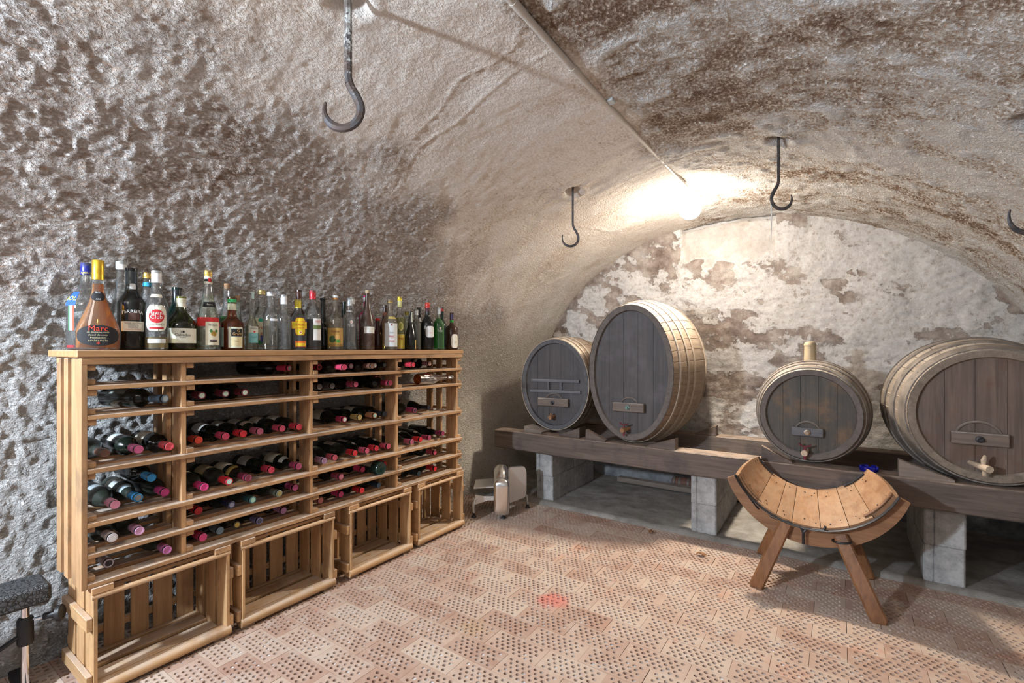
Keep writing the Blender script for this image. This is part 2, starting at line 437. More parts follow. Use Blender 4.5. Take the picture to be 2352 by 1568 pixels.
# ================================================================ THE CELLAR
XC, A_, B_, Z0 = -.70, 1.82, 1.48, .8
YE, YB = 4.2, -2.2
def vault_z(x): return Z0+B_*math.sqrt(max(0, 1-((x-XC)/A_)**2))
HOOKS = [(-1.192, .882), (-1.35, 2.628), (-.242, 2.653), (.4965, 2.16)]
def build_vault():
    st = .0085
    pr = [(XC-A_, z, 1, 0) for z in np.arange(0, Z0, st*1.5)]
    th = np.linspace(PI, 0, 560)
    pr += [(XC+A_*math.cos(t), Z0+B_*math.sin(t), -math.cos(t)/A_, -math.sin(t)/B_) for t in th]
    pr += [(XC+A_, z, -1, 0) for z in np.arange(Z0-.05, -.04, -.05)]
    pr = np.array(pr); nl = np.hypot(pr[:, 2], pr[:, 3]); pr[:, 2] /= nl; pr[:, 3] /= nl
    ys = np.concatenate([np.arange(YB, .2, .04), np.arange(.2, YE+.06, st)])
    nu, nv = len(pr), len(ys)
    X = np.repeat(pr[:, 0], nv); Z = np.repeat(pr[:, 1], nv); Y = np.tile(ys, nu)
    NX = np.repeat(pr[:, 2], nv); NZ = np.repeat(pr[:, 3], nv)
    arc = np.concatenate([[0], np.cumsum(np.hypot(np.diff(pr[:, 0]), np.diff(pr[:, 1])))]); Sa = np.repeat(arc, nv)
    P = np.stack([X, Y, Z], 1)
    d = fbm(P, 1.1, 2, 1)*.018+fbm(P, 5, 3, 11)*.005
    xw = X+fbm(P, 1.6, 2, 5)*.22
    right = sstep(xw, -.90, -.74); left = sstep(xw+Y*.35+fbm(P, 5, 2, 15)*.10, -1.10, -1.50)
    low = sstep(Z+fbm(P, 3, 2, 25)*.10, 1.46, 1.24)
    # trowel grain runs across the vault (along the arc), so stretch that way
    T = np.stack([Sa*.45, Y, Z*0], 1); T[:, 1] += Sa*.22
    rough = fbm(T, 24, 2, 21); g = np.maximum(0, fbm(T*np.array([1.9, 1, 1]), 62, 1, 31)+.5*fbm(P, 30, 1, 37))
    flake = np.maximum(0, fbm(P*np.array([.8, 1, 1]), 17, 3, 41))
    d += left*(rough*.0010+g*.0065)+right*(rough*.002+flake*.009)
    Q = np.stack([Sa*1.4+fbm(P, 1.1, 2, 61)*.5, Y*11+fbm(P, 1.6, 2, 62)*1.5+Sa*2.2, Z*0], 1)
    rid = 1-np.abs(vnoise(Q, 51)); rid = np.clip((rid-.93)/.07, 0, 1)**1.3*sstep(vnoise(Q*.37, 53), -.25, .25)
    d += (1-left)*(1-right)*sstep(Z, 1.3, 1.6)*(rid*.005+rough*.0014+g*.0015)
    d += low*(rough*.003+g*.005)*sstep(Y, 3.6, 1.6)
    for hx, hy in HOOKS:
        hz = vault_z(hx); rr = np.sqrt((X-hx)**2+((Y-hy)*.8)**2+(Z-hz)**2)
        d -= .045*sstep(rr+fbm(P, 18, 1, 71)*.012, .055, .02); d += .006*np.exp(-((rr-.075)/.02)**2)
    V = np.stack([X+NX*d, Y, Z+NZ*d], 1)
    band = np.stack([X*1.0, Y*2.4, Z*1.0], 1)
    stain = .52+(.27+.13*right-.14*left)*fbm(band, 2.1, 4, 81, .62)+right*(.5*flake-.06)
    stain = stain-.24*left*sstep(fbm(P, 2.6, 4, 91), .10, .55)*sstep(Z, 1.5, 1.8)
    soft = right*sstep(Y+.75*X, 1.7, 2.7)
    stain += .12*(1-left)*(1-right)
    far = sstep(Y, 2.0, 2.9); low = low*(1-.0*far)
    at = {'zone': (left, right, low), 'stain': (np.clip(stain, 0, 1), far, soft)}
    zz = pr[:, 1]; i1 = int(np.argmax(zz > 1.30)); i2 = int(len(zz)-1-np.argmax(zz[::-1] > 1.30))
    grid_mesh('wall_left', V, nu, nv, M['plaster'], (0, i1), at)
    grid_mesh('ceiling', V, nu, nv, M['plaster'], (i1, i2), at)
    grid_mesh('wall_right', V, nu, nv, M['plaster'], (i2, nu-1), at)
build_vault()

def build_endwall():
    xs = np.arange(-2.72, 1.35, .0105); zs = np.arange(-.02, 2.45, .0105); nu, nv = len(xs), len(zs)
    X = np.repeat(xs, nv); Z = np.tile(zs, nu); P = np.stack([X, X*0, Z], 1)
    d = fbm(P, 1.5, 3, 3)*.02+fbm(P, 7, 3, 13)*.009+fbm(P*np.array([.6, 1, 1.3]), 22, 2, 23)*.0045
    blk = (X > -1.12) & (X < -.40)
    crown = Z0+B_*np.sqrt(np.clip(1-((X-XC)/A_)**2, 0, 1))
    d = np.where(blk & (Z > 1.93), d*.3-.012, d)
    d = np.where(blk & (Z > crown-.040) , -.10, d)
    V = np.stack([X, YE-d, Z], 1)
    B2 = np.stack([X*1.0+Z*.5, X*0, Z*1.5], 1)
    st = .405+.27*fbm(B2, 3.6, 4, 33, .62)+.12*sstep(X, -.9, -2.0)*sstep(Z, 2.3, 1.5)-.10*sstep(X, -.5, .5)
    st += .10*np.exp(-((X+.75)/.35)**2-((Z-1.15)/.35)**2)
    edge = np.clip(1-(crown-Z)/.10, 0, 1); st += .12*edge*sstep(X, -.9, -1.3)
    inf = (sstep(X, -1.125, -1.105)*sstep(X, -.395, -.415))*sstep(Z+.06*fbm(P, 9, 2, 43), 1.90, 1.95)
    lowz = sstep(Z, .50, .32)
    grid_mesh('wall_back', V, nu, nv, M['endwall'], None, {'zone': (np.clip(st, 0, 1)*(1-inf), inf, lowz)})
build_endwall()

# floor: perforated bricks in running bond, real holes
def build_floor():
    LX, LY = .245, .1155; GAP = .0012
    V = []; Fq = []; mi = []; tint = []
    ox, oy = -.828, 2.117
    n8 = 8; ang = [2*PI*(k+.5)/n8 for k in range(n8)]   # two ring points face each corner of a cell
    rng = random.Random(3); nb = 0
    cols, rows = 17, 5       # lattice: alternate cells carry holes
    def quad(a, b, c, d, m, t): Fq.append((a, b, c, d)); mi.append(m); tint.append(t)
    for r in range(-17, 10):
        for c in range(-9, 14):
            x0 = ox+c*LX+(r % 2)*LX/2+rng.uniform(-.0006, .0006); y0 = oy+r*LY
            x1, y1 = x0+LX-GAP-rng.uniform(0, .0008), y0+LY-GAP
            if y0 > 3.20 or y1 < .2: continue
            cx, cy = (x0+x1)/2, (y0+y1)/2
            dep = -0.566*cx+.824*cy
            if cx < -2.6 or cx > 1.2: continue
            lat = (.824*cx+.566*cy)
            if dep < 1.35 or abs(lat) > dep*1.14+.25: continue
            t = rng.random(); pdust = min(.97, max(.15, rng.choice((.95, .9, .85, .75, .3))+.25*(cx+.75))); zt = rng.uniform(-.0015, .0008); o = len(V)
            mx, my = .0135, .0068
            a2 = (x1-x0-2*mx)/8; bh = (y1-y0-2*my)/5; R = .0081
            xa, xb, ya, yb = x0+mx, x1-mx, y0+my, y1-my
            def rect(p0, p1, q0, q1):
                k = len(V); V.extend([(p0, q0, zt), (p1, q0, zt), (p1, q1, zt), (p0, q1, zt)]); quad(k, k+1, k+2, k+3, 0, t)
            rect(x0, x1, y0, ya); rect(x0, x1, yb, y1); rect(x0, xa, ya, yb); rect(xb, x1, ya, yb)
            for j in range(5):
                q0 = ya+bh*j; q1 = q0+bh; odd = j % 2
                if odd: rect(xa, xa+a2/2, q0, q1); rect(xb-a2/2, xb, q0, q1)
                for i in range(8-odd):
                    p0 = xa+a2*i+odd*a2/2; p1 = p0+a2; hx, hy = (p0+p1)/2, (q0+q1)/2; k0 = len(V)
                    V.extend([(p1, q1, zt), (p0, q1, zt), (p0, q0, zt), (p1, q0, zt)])
                    rr = R*rng.uniform(.93, 1.05); dusty = rng.random() < pdust; dz = rng.uniform(.005, .0095) if dusty else rng.uniform(.012, .02)
                    for zz in (zt, zt-dz):
                        for g in ang: V.append((hx+rr*math.cos(g), hy+rr*math.sin(g), zz))
                    rg = k0+4
                    for q in range(4):
                        va, vb, vc = rg+2*q, rg+2*q+1, rg+(2*q+2) % 8
                        cn, cn2 = k0+q, k0+(q+1) % 4
                        Fq.append((cn, vb, va)); mi.append(0); tint.append(t)
                        quad(cn, cn2, vc, vb, 0, t)
                    for q in range(8): quad(rg+q, rg+(q+1) % 8, rg+8+(q+1) % 8, rg+8+q, 0, t*.8)
                    Fq.append(tuple(rg+8+q for q in range(8))); mi.append(1 if dusty else 2); tint.append(rng.random())
            e = len(V)
            for zz in (zt, -.03): V += [(x0, y0, zz), (x1, y0, zz), (x1, y1, zz), (x0, y1, zz)]
            for q in range(4): quad(e+q, e+(q+1) % 4, e+4+(q+1) % 4, e+4+q, 0, t)
            nb += 1
    me = bpy.data.meshes.new('floor'); me.from_pydata(V, [], Fq)
    me.polygons.foreach_set('material_index', mi)
    at = me.attributes.new('tint', 'FLOAT', 'FACE'); at.data.foreach_set('value', tint)
    me.materials.append(M['brick']); me.materials.append(M['hole']); me.materials.append(plain('brick_hole_deep', (.30, .15, .10), .9)); me.update()
    o = bpy.data.objects.new('floor', me); COL.objects.link(o); o['kind'] = 'structure'
    b = MB().box(-2.75, 1.4, YB, YE+.1, -.08, -.018, 0); struct('floor_bed', b, M['grout'])
build_floor()

def build_slab():
    xs = np.arange(-2.6, 1.3, .02); ys = np.arange(3.155, YE+.05, .02); nu, nv = len(xs), len(ys)
    X = np.repeat(xs, nv); Y = np.tile(ys, nu); P = np.stack([X, Y, X*0], 1)
    Zs = .022+fbm(P, 6, 3, 9)*.003+fbm(P, 20, 2, 19)*.0015
    ed = sstep(Y, 3.19, 3.155); Zs = Zs-ed*.03; Y2 = Y-ed*fbm(P, 9, 2, 29)*.006
    grid_mesh('floor_slab', np.stack([X, Y2, Zs], 1), nu, nv, M['slab'])
build_slab()

# conduit along the crown, its clip and the lamp
def build_conduit():
    xc = -.818
    t = thing('cable_conduit', 'pale grey plastic conduit running along the vault crown to the lamp', 'conduit', (xc, YB, vault_z(xc)))
    zc = lambda y: vault_z(xc)-.018+.004*math.sin(y*3)
    obj('pipe', MB().tube([(xc+.006*math.sin(y*2.3), y, zc(y)) for y in np.arange(.3, 3.25, .08)], .0125, 14), M['conduit'], t, smooth=True)
    for k, y in enumerate((1.22, 1.62, 2.75)):
        obj('pipe_coupling', MB().tube([(xc+.006*math.sin(q*2.3), q, zc(q)) for q in (y-.03, y, y+.03)], .0142, 14), M['conduit'], t, smooth=True)
    p = on_z(1397, 229, vault_z(xc)-.01)
    obj('wall_clip', MB().box(xc+.008, xc+.034, p.y-.02, p.y+.02, zc(p.y)-.006, zc(p.y)+.03, .002), M['clip'], t)
build_conduit()
LAMP = Vector((-.844, 3.40, 2.165))
def build_lamp():
    t = thing('ceiling_lamp', 'glowing white lamp on the vault at the end of the conduit', 'lamp', (LAMP.x, LAMP.y, vault_z(LAMP.x)))
    top = vault_z(LAMP.x)-LAMP.z
    obj('lamp_base', MB().lathe([(.0, .052), (.05, .052), (.055, .07), (.055, top+.01), (0, top+.01)], 28, LAMP), M['conduit'], t, smooth=True)
    obj('lamp_globe', MB().lathe([(0, -.062), (.035, -.056), (.060, -.036), (.072, -.005), (.070, .02), (.058, .042), (.045, .052)], 28, LAMP),
        emit('lamp_glow', (1, .92, .81), 165), t, smooth=True)
build_lamp()

# hooks
def hook(i, size, face, label, mat, thick):
    hx, hy = HOOKS[i]; z = vault_z(hx)
    t = thing('meat_hook', label, 'hook', (hx, hy, z), face, 'iron hooks set in the vault')
    L = size; r = L*.145; pts = []; rad = []
    zc = -L+r
    for q in np.linspace(.04, -L*.60, 9): pts.append((0, 0, q)); rad.append(thick)
    ox = r*.28
    pts += [(r*.06, 0, -L*.645), (r*.20, 0, -L*.69), (r*.40, 0, -L*.735)]; rad += [thick*1.08]*3
    c = (-r*.31, zc)
    for a in np.linspace(30, -205, 20):
        k = math.radians(a); pts.append((c[0]+r*math.cos(k), 0, c[1]+r*math.sin(k)))
        rad.append(thick*(1.12 if a > -120 else 1.12-.75*((-a-120)/85)))
    shank = obj('shank', MB().tube(pts[:10], rad[:10], 8, .8), mat, t, smooth=True, world=False)
    obj('hook_bend', MB().tube(pts[9:], rad[9:], 8, .8), M['hook'] if mat is M['hook'] else mat, t, smooth=True, world=False)
    return t
CAMR = math.radians(34.5)
hook(0, .372, CAMR+PI-PI, 'large flaking iron hook nearest the camera at upper left of the vault', M['hookpaint'], .0118)
hook(1, .345, CAMR, 'slim black iron hook on the vault left of the glowing lamp', M['hook'], .0068)
hook(2, .345, CAMR+PI, 'black iron hook on the vault right of the lamp with a white thread', M['hook'], .0078)
hook(3, .345, CAMR, 'dark iron hook mostly cut off at the right edge of the view', M['hook'], .0078)
p3 = Vector((HOOKS[2][0], HOOKS[2][1], vault_z(HOOKS[2][0])))
tag(obj('thread', MB().tube([(p3.x-.03, p3.y-.02, p3.z-.325), (p3.x-.028, p3.y-.02, p3.z-.38), (p3.x-.029, p3.y-.02, p3.z-.44), (p3.x-.03, p3.y-.02, p3.z-.50)], [.003, .0025, .002, .001], 6), M['string'], smooth=True),
    'white dusty thread hanging from the hook right of the lamp', 'thread')

# ================================================================ RACK
XF, XB = -2.115, -2.393
VY = [(.497, .514), (.80, .817), (1.348, 1.364), (1.89, 1.909), (2.42, 2.437)]
RAIL = [(1.062, 1.078), (.960, .976), (.775, .792), (.591, .608), (.486, .502), (.385, .402)]
rack = thing('wine_rack', 'tall pine wine rack of slatted shelves standing on crates against the left wall', 'wine rack', (-2.25, 1.47, .385))
UPX = [(-2.160, -2.117), (-2.210, -2.164), (-2.301, -2.258), (-2.393, -2.345)]
rj = random.Random(5)
for i, (y0, y1) in enumerate(VY):
    for k, (a, b) in enumerate(UPX):
        if i == 0 and k == 0: b = -2.100
        obj('upright', MB().box(a, b, y0+rj.uniform(-.001, .001), y1, .385, 1.148 if i else 1.17, .0015), M['pine_z'], rack)
    for (z0, z1) in RAIL:
        for (c0, c1) in ((z0-.021, z0-.001), (z1+.001, z1+.020)):
            if c0 < .383: continue
            if c1 > 1.148: continue
            xf = XF+rj.uniform(-.004, .004)
            obj('cleat', MB().box(XB, xf, y1, y1+.026+rj.uniform(-.002, .003), c0, c1, .0015), M['pine_x'], rack)
    obj('cleat', MB().box(XB, XF, y1, y1+.026, 1.128, 1.147, .0015), M['pine_x'], rack)
for k, (z0, z1) in enumerate(RAIL):
    for j, (a, b) in enumerate(((-2.158, -2.100), (-2.262, -2.205), (-2.385, -2.325))):
        if j == 0:
            obj('shelf_slat', MB().box(a, b, VY[0][1]-.001, 2.462+rj.uniform(-.004, .004), z0, z1, .002), M['pine_y'], rack)
        else:
            for (s0, s1) in zip(VY[:-1], VY[1:]):
                obj('shelf_slat', MB().box(a+rj.uniform(-.006, .006), b, s0[1]+.001, s1[0]-.001, z0, z1-.001, .002), M['pine_y'], rack)
obj('top_rail', MB().box(-2.125, -2.098, .497, 2.462, 1.149, 1.1725, .002), M['pine_y'], rack)
obj('top_rail', MB().box(-2.392, -2.365, .497, 2.462, 1.149, 1.1725, .002), M['pine_y'], rack)
obj('top_board', MB().box(-2.445, -2.092, .484, 2.466, 1.174, 1.199, .003), wood('pine_top', (.54, .31, .14), (.36, .19, .08), 'y', dust=.35, rnd=.05), rack)

# crates under the rack
def crate(y0, y1, label, seed):
    r = random.Random(seed); H = .362; xf, xb = -2.095, -2.385
    t = thing('wooden_crate', label, 'crate', ((xf+xb)/2, (y0+y1)/2, 0), 0, 'crates carrying the wine rack')
    th = .012
    for s, (a, b) in (('l', (y0+.006, y0+.006+th)), ('r', (y1-.006-th, y1-.006))):
        for k, (xa, xc) in enumerate(((-2.180, xf), (-2.282, -2.206), (xb, -2.306))):
            obj('end_board', MB().box(xa, xc, a, b, .018, H-r.uniform(0, .004), .0015), M['crate_z'], t)
        o0, o1 = (a-.018, a-.0005) if s == 'l' else (b+.0005, b+.018)
        for z in (.065, .262):
            obj('end_cleat', MB().box(xb, xf-.006+r.uniform(0, .004), o0, o1, z-.022, z+.022, .0015), M['crate_x'], t)
    n = 5; w = (y1-y0-.036)/n
    for k in range(n):
        ya = y0+.018+k*w; g = r.uniform(.008, .016)
        obj('back_board', MB().box(xb-.012, xb, ya+g, ya+w-g*.6, .02, H-.004, .0015), M['crate_z'], t)
    obj('back_cleat', MB().box(xb-.03, xb-.0125, y0+.01, y1-.01, .085, .115, .0015), M['crate_y'], t)
    ya, yb = y0+.018, y1-.018
    # bottom slats: a rounded bar in front, flat slats behind
    pts = [(xf+.010+.016*math.cos(a)-.016, .032+.019*math.sin(a)) for a in np.linspace(-PI/2, PI/2, 9)]
    obj('front_bar', MB().prism([(q[0], q[1]) for q in pts]+[(xf-.040, .046), (xf-.040, .018)], y0+.002, y1-.002, 'y'), M['crate_y'], t, smooth=True)
    for a, b in ((-2.245, -2.172), (-2.345, -2.272), (xb+.002, -2.362)):
        obj('bottom_slat', MB().box(a, b, ya, yb, .016, .030, .0015), M['crate_y'], t)
    for a in (-2.372, -2.24, -2.125):
        obj('runner', MB().box(a, a+.028, y0+.008, y1-.008, 0, .015, .0015), M['crate_y'], t) if a != -2.125 else None
    for q in (y0+.008, y1-.063):
        obj('foot_block', MB().box(-2.15, xf-.006, q, q+.055, 0, .017, .0015), wood('dirty_block_%d_%d' % (seed, q*100), (.30, .21, .14), (.14, .09, .06), 'y', rnd=.1), t)
    obj('top_rod', MB().tube([(xf-.008, y0+.003, H-.010), (xf-.008, y1-.003, H-.010)], .0095, 12), wood('rod_%d' % seed, (.64, .43, .26), (.48, .29, .15), 'y', rough=.4, rnd=.05), t, smooth=True)
    for a, b in ((-2.25, -2.16), (-2.37, -2.28)):
        obj('top_slat', MB().box(a, b, ya, yb, H-.016, H-.003, .0015), M['crate_y'], t)
    for q in (y0+.002, y1-.062):
        obj('spacer_block', MB().box(-2.14, xf+.001, q, q+.060, H, .3845, .0015), M['pine_y'], t)
crate(.522, .975, 'pine crate on its side under the leftmost bay, nearest the camera', 1)
crate(1.014, 1.475, 'pine crate on its side, second from the left under the rack', 2)
crate(1.558, 1.998, 'pine crate on its side, third from the left under the rack', 3)
crate(2.048, 2.472, 'pine crate on its side at the far right end under the rack', 4)

# ================================================================ BOTTLES
def bottle_profile(R, H, hs, hn, rn, e=1.0, base=.006, foot=0.0, taper=0.0):
    pr = [(0.0, .004), (R*.70, .004), (R*.90+foot, 0.0), (R+foot, base)]
    if foot: pr += [(R+foot, H*.03), (R, H*.075)]
    pr += [(R*(1-taper), hs*H)]
    for k in range(1, 9):
        s = k/8.0; q = .5-.5*math.cos(PI*s); q = q**e
        pr.append((R*(1-taper)+(rn*1.12-R*(1-taper))*q, (hs+(hn-hs)*s)*H))
    pr += [(rn, (hn+(1-hn)*.35)*H), (rn, .965*H), (rn*1.14, .968*H), (rn*1.14, H), (rn*.6, H), (0, H)]
    return pr
def radius_at(pr, z):
    body = pr[3:]
    for (r0, z0), (r1, z1) in zip(body[:-1], body[1:]):
        if z0 <= z <= z1 and z1 > z0: return r0+(r1-r0)*(z-z0)/(z1-z0)
    return body[0][0]
def patch(pr, z0, z1, a0, a1, sx=1, sy=1, off=.0007, shape='rect', n=14, m=10):
    """curved sheet hugging the bottle between heights and angles; an ellipse when asked; both with thickness"""
    mb = MB(); v = []; f = []
    am, ah, zm, zh = (a0+a1)/2, (a1-a0)/2, (z0+z1)/2, (z1-z0)/2
    def P(a, z, o):
        r = radius_at(pr, z); return ((r*sx+o)*math.cos(a), (r*sy+o)*math.sin(a), z)
    if shape == 'rect':
        for j in range(m+1):
            for i in range(n+1): v.append(P(a0+(a1-a0)*i/n, z0+(z1-z0)*j/m, off))
        W = n+1
        f = [(j*W+i, j*W+i+1, (j+1)*W+i+1, (j+1)*W+i) for j in range(m) for i in range(n)]
    else:
        N = 28; v.append(P(am, zm, off))
        for q in range(1, 6):
            for k in range(N):
                t = 2*PI*k/N; ex = 1 if shape == 'oval' else .45
                ca, sa = math.cos(t), math.sin(t)
                if shape == 'arch':
                    ca = math.copysign(abs(ca)**.5, ca); sa = math.copysign(abs(sa)**(.5 if sa < 0 else .9), sa)
                if shape == 'hex':
                    g = 1/max(abs(ca), abs(sa)); g = min(g, 1.22); ca *= g*.86; sa *= g*.86
                v.append(P(am+ah*ca*q/5, zm+zh*sa*q/5, off))
        f = [(0, 1+k, 1+(k+1) % N) for k in range(N)]
        for q in range(4):
            for k in range(N): f.append((1+q*N+k, 1+q*N+(k+1) % N, 1+(q+1)*N+(k+1) % N, 1+(q+1)*N+k))
    return mb.add(v, f)
_TXT = {}
def text_mesh(s):
    if s not in _TXT:
        c = bpy.data.curves.new('lettering', 'FONT'); c.body = s; c.size = 1; c.align_x = 'CENTER'; c.align_y = 'CENTER'; c.resolution_u = 3
        o = bpy.data.objects.new('lettering', c); COL.objects.link(o)
        dg = bpy.context.evaluated_depsgraph_get(); me = o.evaluated_get(dg).to_mesh()
        V = [tuple(v.co) for v in me.vertices]; Fc = [tuple(p.vertices) for p in me.polygons]
        o.evaluated_get(dg).to_mesh_clear(); bpy.data.objects.remove(o); bpy.data.curves.remove(c); _TXT[s] = (V, Fc)
    return _TXT[s]
def wrap_text(pr, s, zc, size, ang, sx=1, sy=1, off=.0014, width=None, arc=0.0):
    V, Fc = text_mesh(s); xs = [p[0] for p in V]; w = max(xs)-min(xs)
    kx = width/w if width else size
    out = []
    for x, y, _ in V:
        z = zc+y*size-arc*(x*kx)**2; r = radius_at(pr, z); a = ang+x*kx/max(r*sx, r*sy, .004)
        out.append(((r*sx+off)*math.cos(a), (r*sy+off)*math.sin(a), z))
    return MB().add(out, Fc)

def standing(name, label, cx, top, bw, X, glass_k, hs, hn, rn=.0, e=1.0, cap=None, liq=None, labels=(), texts=(), sy=1.0, foot=0, taper=0, cork=None, cat='bottle', lean=0, capr=1.12, neckband=None, bx=None, H=None):
    r = ray(cx, 800); d = X/r[0]; Y = r[1]*d
    H = (HY-top)*d/F; R = bw/2*d/F; rn = rn or .0135
    ang0 = math.atan2(-Y, -X)            # towards the camera
    t = thing(name, label, cat, (X, Y, 1.1995), 0, 'bottles standing on top of the rack')
    Hg = H
    if cork: Hg = H-.018
    sx_, sy_ = 1.0, 1.0
    if sy != 1.0: t.rotation_euler = (0, 0, ang0); sx_, sy_, ang0 = sy, 1.0, 0.0
    pr = bottle_profile(R, Hg, hs, hn, rn, e, foot=foot, taper=taper)
    obj('bottle_glass', MB().lathe(pr, 32, sx=sx_, sy=sy_), GL[glass_k], t, smooth=True, world=False, ang=50)
    if liq:
        col, lev, op = liq
        zl = lev*Hg; lp = [(0, .007)]
        lp += [(max(.002, radius_at(pr, z)-.0022), z) for z in np.linspace(.008, zl, 16)]; lp.append((0, zl))
        obj('liquid', MB().lathe(lp, 28, sx=sx_, sy=sy_), liquid(col, op), t, smooth=True, world=False, ang=50)
    if cap:
        c, frac = cap[0], cap[1]; ch = frac*H; mt = cap[2] if len(cap) > 2 else 0
        z0 = H-ch; rr = rn*capr
        obj('cap', MB().lathe([(0, z0-.0005), (rr, z0-.0005), (rr, z0+ch*.25), (rr*.97, z0+ch*.28), (rr*1.0, z0+ch*.34), (rr, H-.002), (rr*.92, H+.0005), (0, H+.0005)], 24), flat(c, .35, mt), t, smooth=True, world=False)
    if cork:
        rk = rn*.82
        obj('cork', MB().lathe([(0, Hg-.008), (rk*.85, Hg-.008), (rk, Hg+.002), (rk*1.08, H-.002), (rk, H), (0, H)], 18), M['cork'] if cork is True else flat(cork, .8), t, smooth=True, world=False)
    if neckband:
        c, z0, z1 = neckband
        obj('neck_band', MB().lathe([(radius_at(pr, z)+.0006, z) for z in np.linspace(z0*Hg, z1*Hg, 5)], 24), PAPER(c), t, smooth=True, world=False)
    for L in labels:     # (colour, z0, z1, half angle deg, offset deg, shape)
        c, z0, z1, ha, of = L[:5]; sh = L[5] if len(L) > 5 else 'rect'
        a = ang0+math.radians(of); h = math.radians(ha); lift = L[6] if len(L) > 6 else .0007
        obj('paper_label', patch(pr, z0*H, z1*H, a-h, a+h, sx_, sy_, lift, sh), PAPER(c), t, smooth=True, world=False)
    for T in texts:      # (string, z, size in m, offset deg, colour, width, arc)
        s, z, size, of, c = T[:5]; w = T[5] if len(T) > 5 else None; arc = T[6] if len(T) > 6 else 0
        obj('lettering', wrap_text(pr, s, z*H, size, ang0+math.radians(of), sx_, sy_, .0027, w, arc), flat(c, .6), t, world=False)
    return t
GOLD = (.75, .52, .12); CREAM = (.80, .76, .62); WHITE = (.85, .85, .83); RED = (.62, .02, .03); BLK = (.012, .012, .014)
DK = (.03, .025, .02)
XA, XM, XK = -2.145, -2.205, -2.248       # front, middle, back line on the board
# ---- left group
standing('spirit_bottle', 'tall clear bottle with blue cap and blue label, leftmost at the back', 199, 605, 70, XK, 'clear', .50, .80, .0155, cap=((.012, .02, .22), .13), liq=((.5, .01, .02), .055, .8),
         labels=[((.02, .10, .55), .50, .66, 30, -62), ((.80, .80, .78), .22, .50, 5, -48), ((.75, .09, .04), .22, .50, 3, -40), ((.05, .42, .15), .22, .50, 3, -55)],
         texts=[('APEROL', .58, .022, -76, (.85, .75, .05)), ('APEROL', .885, .009, 0, (.80, .70, .05))])
standing('brandy_flask', 'amber teardrop bottle with gold cap and black oval red-lettered label', 225.5, 598, 79, XA+.012, 'clear', .20, .72, .0152, e=.72, sy=.52, cap=((.80, .50, .05), .215, .8),
         liq=((.70, .25, .015), .74, .32), labels=[(BLK, .045, .275, 66, 0, 'oval'), (BLK, .545, .655, 56, 0, 'oval')],
         texts=[('Marc', .235, .026, 0, (.80, .05, .02), .050), ('du domaine vieilli', .195, .0085, 0, (.55, .50, .30), .058), ('alcool de cœur', .165, .0085, 0, (.55, .50, .30), .052), ('Production', .135, .0085, 0, (.55, .50, .30), .040),
                ('artisanale', .105, .0085, 0, (.55, .50, .30), .052), ('*', .062, .022, 0, (.8, .06, .03)), ('RO.', .64, .008, 0, (.7, .7, .7)), ('AN', .565, .008, 0, (.7, .7, .7))])
standing('spirit_bottle', 'tall clear bottle with white cap behind the dark port bottle', 278.7, 601, 48, XK, 'clear', .26, .80, .0150, e=.8, cap=((.82, .82, .78), .09), liq=((.80, .84, .82), .46, .04))
standing('port_bottle', 'black port bottle with grey capsule and white label, arched white lettering', 301.8, 616, 52, XA-.016, 'black', .55, .76, .0165, cap=((.045, .06, .065), .22), capr=1.08,
         labels=[(CREAM, .225, .345, 50, 8), ((.70, .71, .70), .735, .815, 34, 14, 'hex'), ((.10, .05, .04), .36, .45, 22, 10)],
         texts=[('FERREIRA', .465, .016, 6, (.80, .80, .78), .062, 6), ('DONA ANTONIA', .322, .0085, 8, (.12, .12, .14), .050), ('RESERVA', .298, .0075, 8, (.12, .12, .14)), ('PORTO', .272, .0085, 8, (.12, .12, .14)), ('Antónia Ferreira', .248, .008, 8, (.55, .14, .10), .045)])
standing('spirit_bottle', 'clear bottle with gold cap and blue neck ring behind the white-capped rum', 338.5, 626, 44, XK, 'clear', .52, .80, .0135, cap=((.72, .50, .12), .075, .7), neckband=((.05, .42, .62), .82, .87), labels=[((.06, .45, .60), .30, .5, 45, 0)])
standing('rum_bottle', 'white-capped rum bottle with cream label and red disc', 359.5, 622, 46, XA+.016, 'clear', .52, .80, .0148, cap=((.84, .84, .84), .15), liq=((.72, .55, .20), .16, .35),
         labels=[(CREAM, .235, .565, 52, 0, 'arch'), (RED, .335, .505, 37, 0, 'oval', .0012), ((.45, .02, .03), .262, .285, 34, 0, 'rect', .0012), ((.70, .72, .70), .085, .14, 46, 0), (CREAM, .66, .70, 42, 0)],
         texts=[('Havana', .462, .021, 0, (.84, .82, .76), .047), ('Club', .41, .021, 0, (.84, .82, .76), .036), ('AÑEJO BLANCO', .318, .010, 0, (.15, .13, .12), .048), ('1', .68, .008, 0, (.2, .2, .2))])
standing('wine_bottle', 'dark green bottle with black cap behind the squat calvados bottle', 406, 660, 46, XK, 'darkgreen', .50, .78, .0140, cap=((.02, .022, .025), .24), capr=1.06)
standing('calvados_bottle', 'squat dark olive bottle with cream cap and wide cream label', 416, 681, 62, XA-.008, 'olive', .46, .78, .0155, e=.85, cap=((.72, .68, .50), .115), liq=((.012, .012, .008), .50, .95), neckband=(CREAM, .80, .885),
         labels=[((.80, .80, .66), .125, .40, 60, 6)], texts=[('Calvados', .275, .016, 6, (.05, .05, .06), .050), ('du pays', .235, .007, 6, (.1, .1, .1)), ('❧', .34, .02, 6, (.05, .05, .05))])
